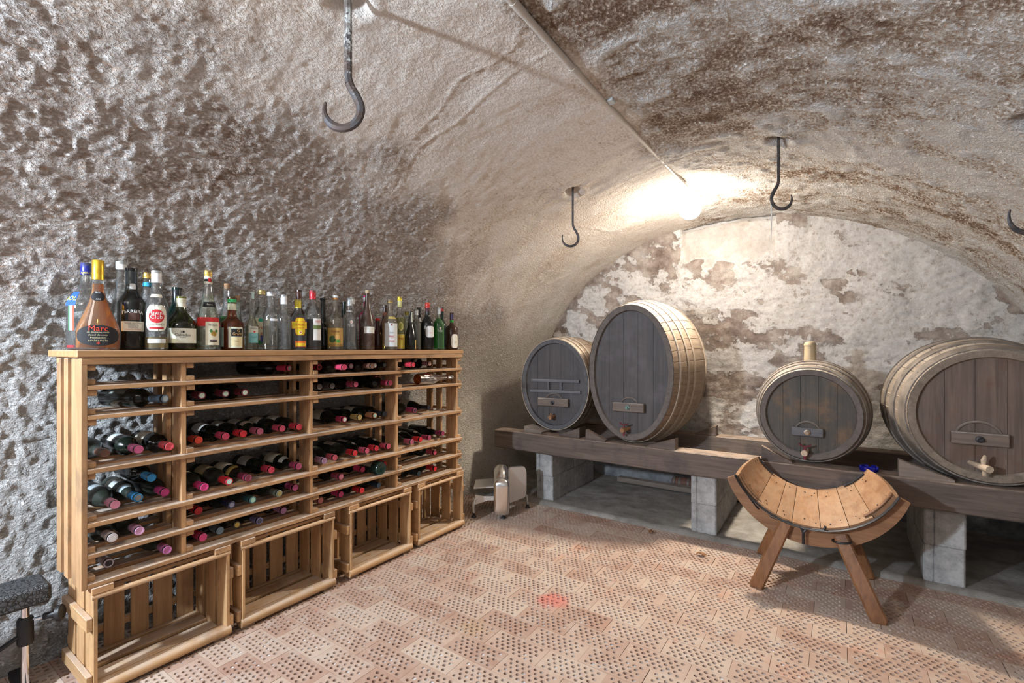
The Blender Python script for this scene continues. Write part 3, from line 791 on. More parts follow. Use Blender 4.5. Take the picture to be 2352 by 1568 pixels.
standing('pear_brandy_bottle', 'tall tapering bottle with gold cap, red band and pear label', 478, 621, 47, XA, 'clear', .30, .86, .0135, e=.75, cap=(GOLD, .075, .7), liq=((.80, .82, .62), .70, .05), neckband=(CREAM, .83, .93),
         labels=[((.62, .03, .03), .295, .405, 75, 0), ((.80, .76, .58), .06, .35, 38, 26, 'rect', .0012), (BLK, .535, .60, 52, 12), ((.45, .28, .05), .175, .235, 9, 22, 'oval', .0017), ((.42, .25, .04), .17, .23, 9, 32, 'oval', .0019), ((.06, .22, .05), .215, .255, 7, 14, 'oval', .0019), ((.06, .22, .05), .215, .255, 7, 40, 'oval', .0019), ((.05, .03, .03), .10, .125, 17, 27, 'rect', .0017), (BLK, .86, .89, 60, 0, 'rect', .0014), (RED, .85, .90, 20, 22, 'rect', .0018)],
         texts=[('Williams', .31, .014, 24, (.12, .12, .12), .034), ('Poire', .565, .009, 12, (.55, .5, .4))])
standing('spirit_bottle', 'clear corked bottle half full of green liquid behind the amber liqueur', 521, 651, 31, XK, 'clear', .50, .76, .0125, cork=True, liq=((.06, .30, .05), .54, .4))
standing('liqueur_bottle', 'brown liqueur bottle with green cap and black and cream label', 533, 683, 46, XA, 'brown', .52, .66, .0155, e=.6, cap=((.04, .36, .12), .09, .4), liq=((.16, .035, .008), .56, .6), neckband=((.72, .74, .55), .76, .88), cat='bottle',
         labels=[((.75, .78, .62), .04, .43, 40, 22), (BLK, .255, .40, 30, 26, 'rect', .0013), ((.80, .70, .42), .07, .24, 30, 26, 'rect', .0013), ((.55, .68, .58), .06, .42, 14, -58)],
         texts=[('Grand', .30, .018, 26, (.70, .42, .14), .034), ('G', .36, .018, 32, (.70, .42, .14)), ('liqueur', .17, .007, 26, (.35, .2, .1))])
standing('liqueur_bottle', 'small squat green bottle with cork and yellow label behind the amber liqueur', 546, 679, 25, -2.205, 'palegreen', .44, .70, .0120, cork=True, liq=((.05, .30, .04), .42, .5), labels=[((.80, .62, .25), .02, .24, 60, 30)])
standing('absinthe_bottle', 'small long-necked clear bottle with turquoise label', 579, 670, 27, XA-.02, 'clear', .38, .58, .0105, cap=((.72, .70, .62), .03), liq=((.82, .80, .60), .60, .05),
         labels=[((.25, .58, .58), .12, .40, 46, 18), ((.72, .74, .62), .29, .40, 46, 18, 'rect', .0013), ((.70, .05, .04), .295, .325, 9, 20, 'oval', .0017), ((.55, .75, .72), .88, .99, 30, 20)],
         texts=[('ABSINTHE', .365, .011, 16, (.08, .08, .08), .026), ('la petite', .22, .010, 18, (.05, .25, .30), .022)])
standing('cherry_brandy_bottle', 'clear bottle with gold cap and colourful label behind small absinthe bottle', 601, 665.5, 38, XK+.03, 'clear', .55, .74, .0140, cap=((.70, .55, .22), .075, .7), liq=((.82, .84, .74), .72, .04),
         labels=[((.80, .74, .52), .10, .52, 62, 0), ((.04, .38, .25), .46, .52, 16, -4, 'oval', .0013), ((.12, .12, .38), .12, .24, 8, 0, 'rect', .0013), ((.60, .30, .16), .24, .29, 6, 0, 'oval', .0013), ((.05, .32, .07), .09, .16, 24, -14, 'oval', .0013)],
         texts=[('Kirsch', .365, .022, -4, (.50, .02, .05), .042)])
standing('spirit_bottle', 'clear unlabelled bottle with white cap right of the turquoise-label bottle', 621.7, 671, 33, XA, 'clear', .58, .76, .0140, cap=((.82, .83, .84), .065), liq=((.86, .88, .86), .42, .04), labels=[((.75, .78, .78), .50, .54, 30, 26)])
standing('spirit_bottle', 'clear bottle with tall white cap left of the yellow-capped gin', 652, 677, 30, XA+.008, 'clear', .58, .76, .0132, cap=((.78, .80, .82), .17), liq=((.78, .82, .85), .50, .05))
standing('wine_bottle', 'brown bottle neck behind the yellow-capped gin bottle', 686, 666, 36, XK+.02, 'darkbrown', .52, .74, .0125, cap=((.09, .03, .018), .20), capr=1.06)
standing('gin_bottle', 'gin bottle with yellow cap and orange-bordered yellow label', 684.5, 688, 38, XA, 'clear', .58, .80, .0130, e=.8, cap=((.80, .66, .04), .17), liq=((.80, .83, .82), .28, .04),
         labels=[((.78, .14, .02), .26, .665, 40, 16, 'hex'), ((.82, .60, .02), .27, .655, 37, 16, 'hex', .0011), ((.78, .14, .02), .41, .56, 56, 14, 'rect', .0014), ((.82, .60, .02), .42, .55, 53, 14, 'rect', .0018), ((.80, .16, .02), .06, .18, 38, 20), ((.82, .60, .03), .075, .135, 34, 20, 'rect', .0012), ((.80, .76, .66), .315, .375, 9, 17, 'oval', .0018), ((.75, .10, .04), .33, .36, 5, 17, 'oval', .0022)],
         texts=[("GORDON'S", .495, .016, 14, (.60, .03, .02), .042), ('LONDON DRY GIN', .44, .006, 14, (.60, .06, .02), .032)])
standing('bitter_bottle', 'red-capped bottle of black bitter with white-topped landscape label', 718, 667.5, 38, XA, 'clear', .57, .82, .0135, cap=((.62, .03, .05), .145, .2), liq=((.012, .010, .010), .515, .97),
         labels=[((.80, .79, .76), .165, .525, 30, 34), ((.16, .22, .07), .345, .415, 28, 34, 'rect', .0013)], texts=[('CYNAR', .475, .014, 36, (.70, .04, .08), .028)])
standing('liqueur_bottle', 'slim black bottle with a stopper, right of the red-capped bitter', 742, 685, 23, XM, 'black', .36, .56, .0120, cap=((.015, .015, .016), .03), capr=1.35, texts=[('C&S', .42, .010, 20, (.6, .6, .6))])
standing('apple_brandy_bottle', 'clear bottle with white-topped cork and brown orchard label', 769.6, 679, 35, XA, 'smoke', .56, .72, .0125, e=.8, cap=((.82, .84, .84), .035), capr=1.3, neckband=((.50, .24, .07), .93, .962), liq=((.82, .76, .60), .50, .05),
         labels=[((.50, .30, .07), .06, .40, 66, 6), ((.30, .17, .04), .06, .11, 66, 6, 'rect', .0012), ((.05, .11, .03), .13, .26, 24, -18, 'oval', .0013), ((.62, .36, .12), .19, .28, 20, 16, 'hex', .0014), ((.08, .28, .05), .13, .19, 16, 22, 'oval', .0017)],
         texts=[('Pomme', .335, .018, 2, (.14, .05, .03), .036)])
standing('spirit_bottle', 'dark slim bottle half hidden behind the clear bottle with flared foot', 790, 693, 22, XK, 'darkgreen', .50, .74, .0115)
standing('vodka_bottle', 'clear bottle with silver cap, white lettering and flared foot', 802, 684, 30, XA, 'clear', .58, .78, .0118, foot=.003, cap=((.66, .72, .76), .15, .3), liq=((.70, .76, .80), .15, .1), neckband=((.72, .74, .74), .735, .75),
         labels=[((.82, .82, .82), .50, .565, 13, 18, 'oval'), ((.75, .12, .05), .52, .545, 5, 18, 'oval', .0012)], texts=[('TROJKA', .465, .018, 16, (.85, .86, .88), .034)])
standing('spirit_bottle', 'clear bottle with pale cap right behind the flared-foot bottle', 809, 683.5, 22, XK, 'clear', .55, .75, .0120, cap=((.72, .68, .60), .12))
standing('liqueur_bottle', 'bright magenta bottle behind the slender brown corked bottle', 841, 679, 31, XK+.01, 'pink', .62, .76, .0125, cap=((.80, .82, .80), .11), labels=[((.75, .55, .62), .50, .65, 20, -34)])
standing('wine_bottle', 'slender dark brown bottle with pale cork and small white label', 843.5, 666, 32.5, XA, 'winebrown', .42, .86, .0125, e=.9, cork=(.58, .44, .28), labels=[((.78, .79, .72), .275, .385, 46, 24)], texts=[('Abricotine', .345, .007, 24, (.35, .35, .3)), ('42 vol', .31, .007, 24, (.35, .35, .3))])
standing('liqueur_bottle', 'short dark bottle with red cap right of the slender brown bottle', 867.5, 731, 21, XM, 'darkbrown', .48, .70, .0110, cap=((.62, .04, .03), .07), capr=1.25)
standing('wine_bottle', 'dark round-shouldered bottle with dark cap behind the grey-labelled marc', 884, 701, 26, XK+.03, 'darkbrown', .44, .74, .0125, cap=((.05, .05, .045), .06), neckband=((.26, .10, .06), .76, .84))
standing('marc_bottle', 'pale yellow bottle with cork and big grey-white label in red lettering', 895.5, 690, 35, XA, 'smoke', .56, .80, .0135, e=.85, cap=((.60, .40, .08), .055), liq=((.80, .74, .42), .53, .1), labels=[((.70, .73, .72), .065, .535, 54, 14), ((.55, .42, .14), .62, .67, 40, 26)],
         texts=[('MARC', .265, .017, 14, (.62, .10, .08), .032), ('DU', .225, .007, 14, (.62, .10, .08)), ('VALAIS', .175, .016, 14, (.62, .10, .08), .032), ('Dôle', .345, .011, 14, (.3, .32, .34)), ('♦', .50, .012, 12, (.3, .1, .1))])
standing('herb_liqueur_bottle', 'yellow-capped bottle of yellow-green liqueur with yellow label', 918, 681, 24, XA-.05, 'clear', .58, .74, .0120, cap=((.80, .62, .02), .075, .3), liq=((.55, .56, .10), .60, .3), neckband=((.70, .66, .30), .80, .92),
         labels=[((.80, .64, .10), .02, .29, 70, 0), ((.75, .68, .30), .355, .52, 26, 14, 'oval'), ((.35, .38, .08), .375, .50, 20, 14, 'oval', .0012)], texts=[('Génépi', .215, .020, 6, (.65, .05, .02), .034)])
standing('spirit_bottle', 'clear bottle with gold cap just right of the yellow-green liqueur', 934, 715, 18, XK, 'palegreen', .55, .75, .0115, cap=((.60, .48, .10), .09, .5))
standing('liqueur_bottle', 'dark long-shouldered bottle with pale neck stripe, gold label edge', 943, 715, 25, XA-.01, 'black', .30, .80, .0105, e=.9, labels=[((.62, .74, .66), .72, .98, 22, 46), ((.62, .40, .12), .02, .26, 9, 62)])
standing('spirit_bottle', 'dusty grey bottle with silver cap left of the red-capped dark bottle', 956, 710.5, 23, XM+.03, 'grey', .62, .78, .0118, cap=((.60, .62, .62), .14, .4), liq=((.45, .45, .38), .66, .2))
standing('wine_bottle', 'black-capped dark bottle with white neck label behind the dusty grey one', 962.5, 706, 24, XK+.03, 'black', .55, .74, .0120, cap=((.025, .025, .028), .16), labels=[(WHITE, .66, .76, 30, 20)])
standing('wine_bottle', 'red-capped dark bottle with scalloped white label, third from right', 982, 695, 30, XA, 'black', .55, .74, .0128, cap=((.60, .03, .02), .11), capr=1.2, neckband=((.10, .03, .04), .82, .885), labels=[((.76, .76, .74), .26, .50, 42, 26, 'arch')], texts=[('Pineau', .36, .008, 28, (.62, .12, .10), .018)])
standing('vodka_bottle', 'bright green bottle with silver cap and white lettering', 1007.5, 706, 26, XA, 'palegreen', .60, .78, .0112, foot=.0015, cap=((.68, .72, .74), .16, .4), liq=((.02, .42, .03), .74, .4), labels=[((.80, .80, .80), .47, .53, 11, 18, 'oval'), ((.75, .12, .05), .49, .51, 5, 18, 'oval', .0012)], texts=[('TROJKA', .44, .017, 16, (.84, .86, .84), .028)])
standing('spirit_bottle', 'green bottle with red cap peeping out behind the bright green one', 1015, 706, 22, XK, 'darkgreen', .55, .76, .0112, cap=((.55, .06, .05), .09))
standing('liqueur_bottle', 'small dark bottle with violet cap and cream label, rightmost on the rack', 1037.5, 718, 28, XA, 'darkbrown', .58, .72, .0115, e=.8, cap=((.045, .03, .09), .18), capr=1.08, neckband=((.03, .35, .06), .735, .80), labels=[((.78, .74, .62), .05, .42, 40, 34, 'arch')], texts=[('1895', .2, .014, 38, (.45, .34, .18), .022)])

# ---- lying bottles: neck towards the room
def lying_proto(kind, glass_k, band):
    H = .300; R = .0362
    hs, hn, e = {'bord': (.60, .73, .8), 'burg': (.46, .76, 1.0), 'slim': (.50, .80, 1.0)}[kind]
    return bottle_profile(R if kind != 'slim' else .033, H, hs, hn, .0136, e), glass_k, band
PROF = {k: lying_proto(k, None, None)[0] for k in ('bord', 'burg', 'slim')}
BODY = {}; CAPM = {}; LABM = {}; ENDM = {}
def body_mesh(k, g):
    if (k, g) not in BODY:
        me = MB().lathe(PROF[k], 28).mesh('bottle_glass', True, 50); me.materials.append(GL[g]); BODY[(k, g)] = me
    return BODY[(k, g)]
def cap_mesh(c, style=0):
    kk = (c, style)
    if kk not in CAPM:
        r = .0150; H = .300
        pr = [(0, .232), (r*.97, .232), (r*.98, .262), (r*1.07, .266), (r*1.07, .284), (r*1.02, .287), (r*1.02, H), (r*.9, H+.0015), (r*.62, H+.001), (r*.58, H+.0002), (0, H+.0002)]
        me = MB().lathe(pr, 20).mesh('capsule', True, 40); me.materials.append(flat(c, .42)); CAPM[kk] = me
    return CAPM[kk]
def end_mesh(c):
    if c not in ENDM:
        me = MB().lathe([(0, .3004), (.0105, .3004), (.0105, .3022), (0, .3022)], 16).mesh('capsule_disc'); me.materials.append(flat(c, .5)); ENDM[c] = me
    return ENDM[c]
def lab_mesh(k, c, z0, z1, ha):
    kk = (k, c, z0, z1, ha)
    if kk not in LABM:
        me = patch(PROF[k], z0, z1, -ha, ha, n=20).mesh('paper_label', True); me.materials.append(PAPER(c)); LABM[kk] = me
    return LABM[kk]
BAYS = ['leftmost bay', 'second bay', 'third bay', 'rightmost bay']
SHN = ['top shelf', 'second shelf down', 'third shelf down', 'fourth shelf down', 'fifth shelf down', 'bottom shelf']
rb = random.Random(11)
QUEUE = []
def lying(*a, **k): QUEUE.append((a, k))
def lay(ypos, px, py, bay, row, capc, label, kind=None, glass_k=None, yaw=0, dz=0, endc=None, lab=None, neck=None, capname='capsule', pull=0, flip=False, cap=True):
    zt = RAIL[row][1]; zc = zt+.0368+dz
    R = .0362
    p = on_z(px, py, zc)
    if flip: p = on_x(px, py, -2.10)
    X = min(max(p.x, -2.165), -2.055)
    if ypos is None: return on_x(px, py, X).y
    Y = ypos
    kind = kind or rb.choice(['bord', 'bord', 'burg']); g = glass_k or rb.choice(['wine', 'wine', 'black', 'winedusty'])
    a = math.radians(yaw)
    sc = .93 if row == 0 else (1.0 if row != 1 else .99)
    rot = Euler((0, PI/2 if not flip else -PI/2, 0)).to_matrix()
    roll = rb.uniform(-.7, .7)
    Rm = Matrix.Rotation(a, 3, 'Z') @ rot @ Matrix.Rotation(PI+roll if not flip else roll, 3, 'Z')
    d = Rm @ Vector((0, 0, 1))
    tip = Vector((X, Y, zt+.0366*sc+dz))
    base = tip-d*.302*sc if not flip else tip
    t = thing('wine_bottle', label, 'bottle', base, 0, 'wine bottles lying in the rack', rot=Rm.to_euler()); t.scale = (sc, sc, sc)
    obj('bottle_glass', body_mesh(kind, g), None, t)
    if cap: obj(capname, cap_mesh(capc), None, t)
    if endc: obj('capsule_disc', end_mesh(endc), None, t)
    lc = lab if lab is not None else rb.choice([(.70, .66, .55), (.62, .60, .52), (.72, .70, .64), None])
    if lc: obj('paper_label', lab_mesh(kind, lc, .05, .135, 1.15), None, t)
    if neck: obj('neck_label', lab_mesh(kind, neck, .168, .192, .9), None, t)
    return t
PK = (.62, .10, .24); RD = (.62, .025, .04); MV = (.42, .10, .17); LI = (.52, .28, .46); MG = (.58, .04, .20); OR = (.66, .06, .03); BU = (.26, .025, .05); NV = (.022, .028, .085); TE = (.07, .22, .26); GY = (.16, .18, .20)
WG = (.62, .76, .66); BR = (.16, .075, .05)
def L(c, where): return 'lying wine bottle with %s, %s' % (c, where)
A = 'leftmost bay'; Bb = 'second bay'; C = 'third bay'; D = 'rightmost bay'
# leftmost bay
lying(380, 915, 0, 1, (.10, .16, .24), L('slate-blue capsule', 'alone on '+A+' second shelf'), 'bord', 'wine', yaw=20, endc=(.35, .42, .46), lab=(.22, .24, .22))
lying(233, 1041, 0, 2, BR, L('mouldy brown cork end', 'leftmost on '+A+' third shelf'), 'burg', 'winedusty', capname='cork_end')
lying(319, 1032, 0, 2, (.62, .13, .30), L('pink capsule', 'middle of '+A+' third shelf'), 'bord', 'wine', lab=(.62, .68, .68))
lying(390, 1025, 0, 2, (.62, .07, .09), L('red capsule', 'rightmost on '+A+' third shelf'), 'bord', 'black', lab=(.55, .5, .4))
lying(265, 1159, 0, 3, (.66, .26, .38), L('pale pink capsule', 'leftmost on '+A+' fourth shelf'), 'burg', 'winedusty', lab=(.35, .40, .42))
lying(318, 1141, 0, 3, (.03, .26, .55), L('torn blue capsule', 'second on '+A+' fourth shelf'), 'burg', 'winedusty', lab=(.52, .54, .52), neck=(.40, .48, .52), endc=(.22, .2, .2))
lying(387, 1129, 0, 3, (.55, .05, .22), L('magenta capsule', 'rightmost on '+A+' fourth shelf'), 'bord', 'winedusty')
lying(349, 1095.5, 0, 3, (.03, .30, .66), L('bright blue capsule', 'stacked on others, '+A+' fourth shelf'), 'bord', 'black', dz=.066, lab=(.55, .50, .38), neck=(.28, .14, .07))
lying(259, 1235, 0, 4, (.55, .50, .52), L('chalky white capsule', 'left on '+A+' fifth shelf'), 'bord', 'winedusty', endc=(.6, .58, .58))
lying(321, 1219, 0, 4, (.58, .30, .48), L('lilac capsule', 'right on '+A+' fifth shelf'), 'bord', 'winedusty')
lying(250, 1293, 0, 5, (.55, .50, .54), L('peeling white and black capsule', 'left on '+A+' bottom shelf'), 'burg', 'winedusty', endc=(.03, .02, .03))
lying(385, 1263, 0, 5, (.42, .12, .30), L('magenta-lilac capsule', 'right on '+A+' bottom shelf'), 'burg', 'winedusty')
# second bay
lying(665, 843, 1, 0, (.62, .04, .10), L('red capsule', 'alone on '+Bb+' top shelf'), 'bord', 'black', yaw=20, endc=(.30, .30, .28), lab=(.1, .1, .1))
for px, py, w in ((464, 907.7, 'leftmost'), (518.6, 903.6, 'middle one'), (563, 901, 'rightmost')):
    lying(px, py, 1, 1, (.22, .03, .055), L('wine-red capsule and green-white end', w+' on '+Bb+' second shelf'), 'bord', 'black', endc=WG, lab=(.12, .1, .08))
for px, py, c, cn, w in ((450, 1009.7, OR, 'orange-red capsule', 'first'), (519, 1001, (.60, .06, .14), 'red-pink capsule', 'second'), (547.6, 995.6, RD, 'red capsule', 'third'), (587, 991.5, MV, 'mauve capsule', 'fourth'), (649, 984, (.52, .07, .13), 'pink-red capsule', 'fifth'), (687.7, 980, (.60, .05, .08), 'bright red capsule', 'rightmost')):
    lying(px, py, 1, 2, c, L(cn, w+' on '+Bb+' third shelf'), 'bord', 'wine', neck=(.45, .38, .30) if w == 'fourth' else None)
lying(465.5, 1119.5, 1, 3, MG, L('magenta capsule', 'leftmost on '+Bb+' fourth shelf'), 'bord', 'winedusty', lab=(.62, .52, .30))
lying(527, 1105.5, 1, 3, RD, L('red capsule and green-white end', 'second on '+Bb+' fourth shelf'), 'bord', 'winedusty', endc=(.5, .72, .66), lab=(.55, .48, .30))
lying(569, 1098, 1, 3, (.20, .03, .06), L('long wine-red capsule', 'third on '+Bb+' fourth shelf'), 'bord', 'black', neck=(.40, .30, .08), pull=1)
lying(624, 1079, 1, 3, (.60, .05, .10), L('red capsule', 'fourth on '+Bb+' fourth shelf'), 'bord', 'wine')
lying(687, 1070.6, 1, 3, (.36, .06, .13), L('mauve-red capsule', 'rightmost on '+Bb+' fourth shelf'), 'burg', 'wine', lab=(.62, .58, .46), neck=(.58, .62, .58))
lying(446, 1174, 1, 4, RD, L('red capsule', 'leftmost on '+Bb+' fifth shelf'), 'bord', 'black')
lying(532.7, 1159, 1, 4, NV, L('navy capsule with white rings', 'second on '+Bb+' fifth shelf'), 'bord', 'wine', endc=(.22, .22, .30))
lying(581, 1147.7, 1, 4, (.05, .17, .20), L('teal capsule and green end', 'third on '+Bb+' fifth shelf'), 'burg', 'winedusty', endc=(.40, .66, .55), neck=(.35, .25, .16))
lying(642, 1133, 1, 4, (.22, .28, .25), L('grey-green capsule', 'fourth on '+Bb+' fifth shelf'), 'burg', 'winedusty', endc=(.34, .28, .10), neck=(.35, .25, .16))
lying(678.6, 1119.5, 1, 4, (.50, .09, .24), L('pink capsule', 'rightmost on '+Bb+' fifth shelf'), 'bord', 'black')
lying(460.5, 1235.6, 1, 5, (.58, .05, .18), L('magenta capsule', 'leftmost on '+Bb+' bottom shelf'), 'bord', 'black')
lying(503, 1219, 1, 5, (.16, .24, .30), L('dusty blue-grey capsule', 'second on '+Bb+' bottom shelf'), 'bord', 'black')
lying(534, 1208, 1, 5, (.10, .08, .05), L('yellow disc end', 'third on '+Bb+' bottom shelf'), 'bord', 'wine', endc=(.66, .48, .10))
lying(597, 1196, 1, 5, (.16, .15, .30), L('broken violet-blue capsule', 'fourth on '+Bb+' bottom shelf'), 'burg', 'wine', endc=(.05, .05, .07), neck=(.35, .28, .18))
lying(652, 1172.6, 1, 5, (.42, .20, .38), L('lilac capsule', 'rightmost on '+Bb+' bottom shelf'), 'bord', 'black')
# third bay
for px, py, c, cn, w, en in ((734, 840, RD, 'red capsule and dark cork end', 'first', (.05, .02, .02)), (769.5, 842.5, (.62, .06, .14), 'pink-red capsule', 'second', None), (807, 839, (.50, .12, .22), 'dusty pink capsule', 'third', (.55, .45, .40)),
                             (832.5, 840, BR, 'brown capsule', 'fourth', None), (861.6, 837.7, (.32, .12, .13), 'mauve capsule and green-white end', 'fifth', WG), (894, 836, (.02, .022, .025), 'black capsule and grey end', 'rightmost', (.14, .15, .15))):
    lying(px, py, 2, 0, c, L(cn, w+' on '+C+' top shelf'), 'bord', 'black', endc=en)
lying(734.7, 887, 2, 1, (.14, .11, .10), L('grey-brown ringed end', 'leftmost on '+C+' second shelf'), 'bord', 'black')
lying(762, 885, 2, 1, (.13, .115, .11), L('grey-brown ringed end', 'second on '+C+' second shelf'), 'bord', 'black')
lying(818, 882, 2, 1, (.62, .10, .20), L('pink capsule', 'third on '+C+' second shelf'), 'bord', 'black')
lying(897, 879, 2, 1, BU, L('burgundy capsule', 'rightmost on '+C+' second shelf'), 'bord', 'black', neck=(.55, .20, .16))
lying(792, 963, 2, 2, (.42, .04, .10), L('magenta capsule and green-white end', 'leftmost on '+C+' third shelf'), 'burg', 'wine', endc=WG, lab=(.62, .60, .48))
lying(827, 958, 2, 2, (.46, .34, .12), L('gold capsule', 'second on '+C+' third shelf'), 'bord', 'wine')
lying(861.6, 954, 2, 2, (.45, .20, .10), L('copper capsule', 'third on '+C+' third shelf'), 'bord', 'wine', endc=(.36, .55, .52))
lying(892, 949, 2, 2, (.03, .04, .06), L('dark navy capsule', 'rightmost on '+C+' third shelf'), 'bord', 'black')
for px, py, c, cn, w in ((742, 1059, (.32, .18, .28), 'lilac capsule', 'first'), (770, 1050.7, (.52, .09, .14), 'pinkish capsule', 'second'), (816, 1040, RD, 'red capsule', 'third'), (841.6, 1035.4, (.60, .11, .20), 'long pink capsule', 'fourth'), (867.4, 1028.7, (.62, .04, .06), 'bright red capsule', 'fifth'), (905.7, 1022, (.60, .09, .16), 'pink capsule', 'rightmost')):
    lying(px, py, 2, 3, c, L(cn, w+' on '+C+' fourth shelf'), 'burg' if w != 'first' else 'bord', 'winedusty' if w in ('second', 'third') else 'wine', neck=(.60, .58, .54) if w in ('fourth', 'rightmost') else None)
lying(784, 1094.7, 2, 4, (.42, .08, .16), L('patterned pink capsule', 'leftmost on '+C+' fifth shelf'), 'bord', 'black', endc=(.42, .16, .18))
lying(834, 1076.5, 2, 4, (.60, .05, .14), L('pink capsule', 'second on '+C+' fifth shelf'), 'bord', 'black')
lying(875, 1070, 2, 4, NV, 'dark green bottle lying with its hollow base outward, third bay fifth shelf', 'bord', 'darkgreen', flip=True, lab=(.3, .28, .2), cap=False)
lying(893, 1062, 2, 4, RD, L('red capsule', 'rightmost on '+C+' fifth shelf'), 'bord', 'black')
lying(737, 1149, 2, 5, (.52, .17, .16), L('salmon capsule', 'leftmost on '+C+' bottom shelf'), 'bord', 'black')
lying(784, 1135, 2, 5, (.60, .05, .18), L('magenta capsule', 'second on '+C+' bottom shelf'), 'bord', 'black')
lying(832, 1126, 2, 5, RD, L('red capsule', 'third on '+C+' bottom shelf'), 'bord', 'wine')
lying(871, 1114, 2, 5, (.025, .045, .08), L('navy capsule with gold ring', 'rightmost on '+C+' bottom shelf'), 'bord', 'wine')
# rightmost bay
lying(925.4, 837.7, 3, 0, (.58, .04, .07), L('red capsule', 'left on '+D+' top shelf'), 'bord', 'black')
lying(987.6, 833.6, 3, 0, (.60, .30, .36), L('pale pink capsule, white neck label', 'right on '+D+' top shelf'), 'bord', 'black', yaw=-4, endc=(.6, .45, .3), neck=(.78, .75, .66))
lying(953.6, 942, 3, 2, (.36, .04, .12), L('magenta capsule and dark end', 'left on '+D+' third shelf'), 'bord', 'winedusty', endc=(.03, .03, .035))
lying(986, 936, 3, 2, (.02, .02, .025), L('long black foil', 'right on '+D+' third shelf'), 'burg', 'black')
for px, py, c, cn, w in ((947, 1014.6, MV, 'mauve capsule', 'first'), (966.6, 1009, RD, 'red capsule', 'second'), (986.8, 1005, (.36, .06, .12), 'dark mauve capsule', 'third'), (1018, 992, (.28, .04, .10), 'purple-red capsule', 'rightmost')):
    lying(px, py, 3, 3, c, L(cn, w+' on '+D+' fourth shelf'), 'burg', 'winedusty' if w == 'first' else 'wine', neck=(.60, .56, .48) if w in ('third', 'rightmost') else None)
lying(999.5, 1039, 3, 4, (.50, .08, .13), L('pinkish capsule', 'alone on '+D+' fifth shelf'), 'bord', 'wine', lab=(.30, .24, .18))
lying(963, 1087, 3, 5, (.02, .035, .05), L('navy capsule with gold rings', 'left on '+D+' bottom shelf'), 'bord', 'wine')
lying(1000, 1075.6, 3, 5, RD, L('red capsule', 'right on '+D+' bottom shelf'), 'bord', 'wine')
def resolve():
    """keeps bottles clear of the uprights, the cleats and one another, then lays them down"""
    rows = {}
    for a, k in QUEUE:
        st = rb.getstate(); y = lay(None, *a, **k); rb.setstate(st)
        rows.setdefault((a[2], a[3]), []).append([y, a, k])
    for (bay, row), L_ in rows.items():
        lo = VY[bay][1]+.064; hi = VY[bay+1][0]-.0385; P_ = [e for e in L_ if not e[2].get('dz')]; sp = .0735 if row else .069
        for e in L_: e[0] = min(max(e[0], lo), hi)
        for _ in range(6):
            for p, q in zip(P_[:-1], P_[1:]):
                if q[0] < p[0]+sp: q[0] = p[0]+sp
            P_[-1][0] = min(P_[-1][0], hi)
            for p, q in list(zip(P_[:-1], P_[1:]))[::-1]:
                if q[0] < p[0]+sp: p[0] = max(lo, q[0]-sp)
    for L_ in rows.values():
        for y, a, k in L_: lay(y, *a, **k)
resolve()
# bottle wrapped in clear film, lying along the shelf
def wrapped():
    zt = RAIL[1][1]; p0 = on_x(958, 870, -2.15); p1 = on_x(1040, 862, -2.15)
    t = thing('wrapped_bottle', 'bottle in crinkled clear film lying lengthwise in rightmost bay', 'bottle', (p0.x, p0.y, zt+.0415), rot=(-PI/2, 0, 0))
    Lg = .27; pr = bottle_profile(.0345, Lg, .42, .72, .013, 1)
    obj('bottle_glass', MB().lathe(pr, 28), GL['brown'], t, smooth=True, world=False, ang=50)
    obj('paper_label', patch(pr, .05, .10, -PI/2-1, -PI/2+1), PAPER((.62, .04, .03)), t, smooth=True, world=False)
    n = 40; v = []; f = []; rr = random.Random(2)
    zs = np.linspace(-.002, Lg+.05, 16)
    for i, z in enumerate(zs):
        b = radius_at(pr, max(.008, min(z, Lg*.99)))+(.001+.002*math.exp(-((z-.17)/.05)**2))
        if z > Lg: b = .010+.008*(z-Lg)/.05
        for k in range(n):
            cr = 1+(.045 if k % 2 else -.03)*(min(1, z/.12))+rr.uniform(-.02, .02); a = 2*PI*k/n
            v.append((b*cr*math.cos(a), b*cr*math.sin(a), z))
    for i in range(15):
        for k in range(n): f.append((i*n+k, i*n+(k+1) % n, (i+1)*n+(k+1) % n, (i+1)*n+k))
    obj('film_wrap', MB().add(v, f), glass('clear_film', (.86, .84, .80), 0, .12, .10), t, world=False)
wrapped()

# ================================================================ BARREL STAND
BT = .548
def beam(y0, y1, z0, z1, x0, x1, label):
    mb = MB(); n = 40; v = []; f = []; rr = random.Random(int(y0*100)); b = .006
    sec = [(y0, z0+b), (y0, z1-b), (y0+b, z1), (y1-b, z1), (y1, z1-b), (y1, z0+b), (y1-b, z0), (y0+b, z0)]
    for i in range(n+1):
        x = x0+(x1-x0)*i/n; w = .0022*math.sin(i*.7)+rr.uniform(-.0012, .0012)
        for y, z in sec: v.append((x, y+w, z+w*.3))
    m = len(sec)
    for i in range(n):
        for k in range(m): f.append((i*m+k, i*m+(k+1) % m, (i+1)*m+(k+1) % m, (i+1)*m+k))
    f += [tuple(range(m)), tuple(n*m+k for k in range(m))]
    mb.add(v, f); return tag(obj('timber_beam', mb, M['oldbeam']), label, 'beam', 'timbers carrying the barrels')
beam(3.135, 3.275, .402, BT, -2.325, 1.25, 'long dark front timber beam carrying the barrels, facing the room')
beam(3.90, 4.04, .392, .535, -2.40, 1.25, 'dark rear timber beam close to the end wall under the barrels')

